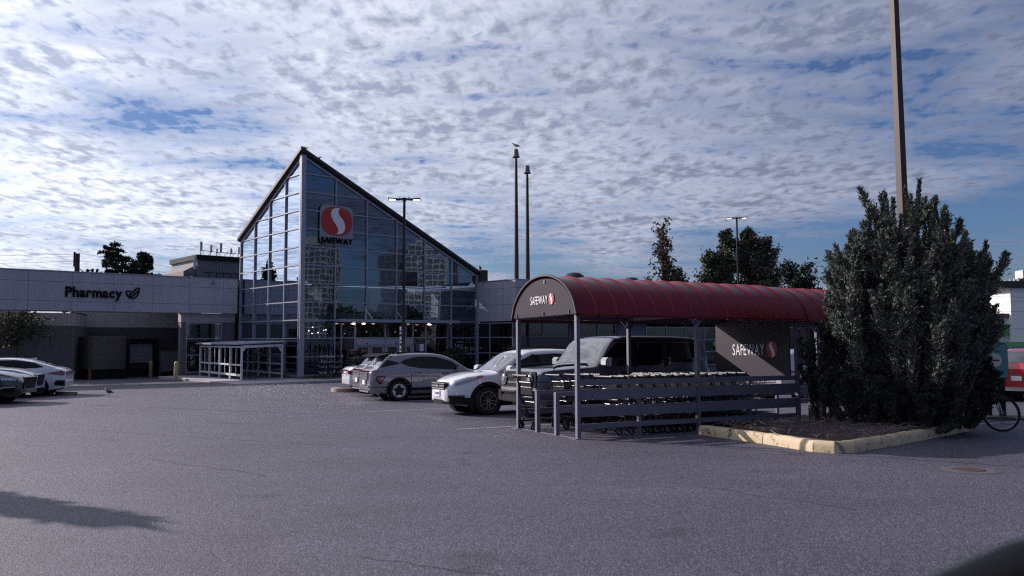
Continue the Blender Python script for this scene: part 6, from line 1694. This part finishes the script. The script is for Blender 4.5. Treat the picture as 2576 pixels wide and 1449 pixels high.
MB().lathe([(0.06, 0.02), (0.09, 0.02), (0.09, 0.03), (0.06, 0.03)], 20, 'y', (0.58, 0.03, 0.36)).build('chainring', M_DARK, bk)
for s_ in (-1, 1): MB().beam((0.58, s_ * 0.06, 0.36), (0.58 + s_ * 0.10, s_ * 0.07, 0.36 - s_ * 0.13), 0.015, 0.02).box(0.58 + s_ * 0.10 - 0.04, 0.58 + s_ * 0.10 + 0.04, s_ * 0.12 - 0.045, s_ * 0.12 + 0.045, 0.35 - s_ * 0.13, 0.37 - s_ * 0.13).build('pedal', M_PLAST, bk)

sg = thing('pickup_sign', 'teal order pickup sign with left arrow behind the bicycle', 'sign', ground_m(11.25, 18.9, radians(-26)))
bw, bh, bz = 0.56, 0.80, 0.95
bdp = []
for i in range(24):
    a = 2 * pi * i / 24; e = 2 / 9
    bdp.append((bw / 2 * math.copysign(abs(cos(a)) ** e, cos(a)), 0, bz + bh / 2 + bh / 2 * math.copysign(abs(sin(a)) ** e, sin(a))))
bo = MB().prism(bdp, (0, 0.05, 0)).build('board', mat('teal_sign_face', (0.075, 0.20, 0.25), 0.5), sg)
MB().prism([(x * 1.04, 0.052, bz + bh / 2 + (z - bz - bh / 2) * 1.03) for x, _, z in bdp], (0, 0.03, 0)).build('board_back', M_PLAST, sg)
MB().lathe([(0.001, -0.004), (0.165, -0.004), (0.165, 0.0)], 28, 'y', (0.0, -0.001, bz + 0.41)).build('arrow_disc', mat('pale_disc', (0.42, 0.42, 0.45), 0.6), bo)
MB().prism([(-0.12, -0.009, bz + 0.41), (-0.02, -0.009, bz + 0.50), (-0.02, -0.009, bz + 0.455), (-0.06, -0.009, bz + 0.425), (0.11, -0.009, bz + 0.425), (0.11, -0.009, bz + 0.395), (-0.06, -0.009, bz + 0.395), (-0.02, -0.009, bz + 0.365), (-0.02, -0.009, bz + 0.32)], (0, 0.004, 0)).build('arrow', M_PLAST, bo)
word('voil\u00e0', 0.26, 0.085, Matrix.Translation((-0.08, -0.004, bz + 0.09)), M_PLAST, bo, 0.004, 0.012, 0.04)
word('Order', 0.17, 0.05, Matrix.Translation((-0.085, -0.004, bz + 0.70)), mat('dark_teal_text', (0.03, 0.10, 0.14), 0.6), bo, 0.004, 0.008, 0.05)
word('Pickup', 0.17, 0.05, Matrix.Translation((-0.085, -0.004, bz + 0.62)), MATS['dark_teal_text'], bo, 0.004, 0.008, 0.05)
MB().box(-0.16, -0.08, 0.02, 0.06, 0.06, bz - 0.0).box(0.06, 0.2, 0.02, 0.06, 0.06, bz).build('leg', M_PLAST, sg)
MB().prism([(-0.55, -0.35, 0.0), (0.55, -0.35, 0.0), (0.55, 0.35, 0.0), (-0.55, 0.35, 0.0)], (0, 0, 0.07)).build('base', mat('dark_rubber_base', (0.05, 0.05, 0.055), 0.8), sg)

# ================================================================== small ground things
ws = thing('wheel_stop', 'worn brown concrete wheel stop behind the white hatchback', 'wheel stop', ground_m(-17.2, 31.3, radians(-25)))
MB().prism([(-0.55, -0.09, 0), (0.55, -0.09, 0), (0.55, -0.06, 0.13), (-0.55, -0.06, 0.13)], (0, 0.14, 0)).build('block', mat('brown_concrete', (0.20, 0.14, 0.12), 0.9, var=0.3, vs=6, bump=0.5), ws, True, 60)
isl = MB(); pts = []
for i in range(28):
    a = 2 * pi * i / 28; pts.append((2.2 * math.copysign(abs(cos(a)) ** 0.5, cos(a)), 0.75 * math.copysign(abs(sin(a)) ** 0.8, sin(a)), 0))
ik = thing('lamp_island', 'low tan kerbed island at the foot of the near lamp post', 'kerb', ground_m(-5.6, 34.5, radians(38)))
MB().prism(pts, (0, 0, 0.15)).build('kerb', mat('tan_concrete', (0.36, 0.27, 0.20), 0.85, var=0.25, vs=5), ik, True, 50)
MB().prism([(x * 0.85, y * 0.75, 0.152) for x, y, _ in pts], (0, 0, 0.01)).build('soil', M_MULCH, ik)
cov = thing('utility_cover', 'oval rusty utility cover set in the asphalt patch', 'cover', ground_m(6.07, 10.84, 0))
MB().lathe([(0.001, 0.014), (0.17, 0.014), (0.19, 0.005)], 28).build('lid', mat('rusty_iron', (0.07, 0.045, 0.04), 0.7, 0.3, var=0.3, vs=12), cov)
MB().lathe([(0.20, 0.008), (0.30, 0.010), (0.36, 0.003)], 28).build('asphalt_collar', mat('rough_collar', (0.075, 0.065, 0.08), 0.9, var=0.35, vs=14), cov)
for i, (x, y, lab) in enumerate([(-0.6, 31.9, 'white charging post with dark slot right of the grey crossover'), (1.3, 33.2, 'white charging post peeking over the compact SUV bonnet')]):
    t = thing('charging_post', lab, 'charger', ground_m(x, y, radians(-20)), 'white charging posts')
    MB().box(-0.16, 0.16, -0.1, 0.1, 0, 1.42).build('cabinet', M_WHITE, t); MB().box(-0.07, 0.07, -0.112, -0.101, 0.75, 1.28).build('slot', M_PLAST, t)
# the photographer's own car: rim of the door and mirror housing at the lower right
oc = thing('door_mirror', 'blurred black car mirror at the lower right corner, nearest of all', 'car mirror', Matrix.Translation((0.80, 1.12, 1.137)) @ Matrix.Rotation(radians(4), 4, 'Z'))
mr = MB(); prof = [(-0.34, 0.02), (-0.30, 0.07), (-0.22, 0.115), (-0.10, 0.16), (0.0, 0.185), (0.12, 0.20), (0.24, 0.195), (0.30, 0.16)]
n = 16
for x, h_ in prof:
    for j in range(n):
        a = 2 * pi * j / n; mr.v.append((x, 0.10 * (h_ / 0.2) ** 0.5 * math.copysign(abs(cos(a)) ** 0.7, cos(a)), 0.0 + (h_ if sin(a) > 0 else 0.16) * math.copysign(abs(sin(a)) ** 0.7, sin(a))))
for i in range(len(prof) - 1):
    for j in range(n): mr.f.append((i * n + j, i * n + (j + 1) % n, (i + 1) * n + (j + 1) % n, (i + 1) * n + j))
mr.f.append(tuple(range(n))[::-1]); mr.f.append(tuple((len(prof) - 1) * n + j for j in range(n)))
mr.build('housing', mat('matt_black_mirror', (0.004, 0.004, 0.005), 0.5, spec=0.08), oc, True, 60)
MB().beam((0.2, 0, -0.1), (0.5, -0.05, -0.2), 0.12, 0.1).build('mirror_arm', M_PLAST, oc)
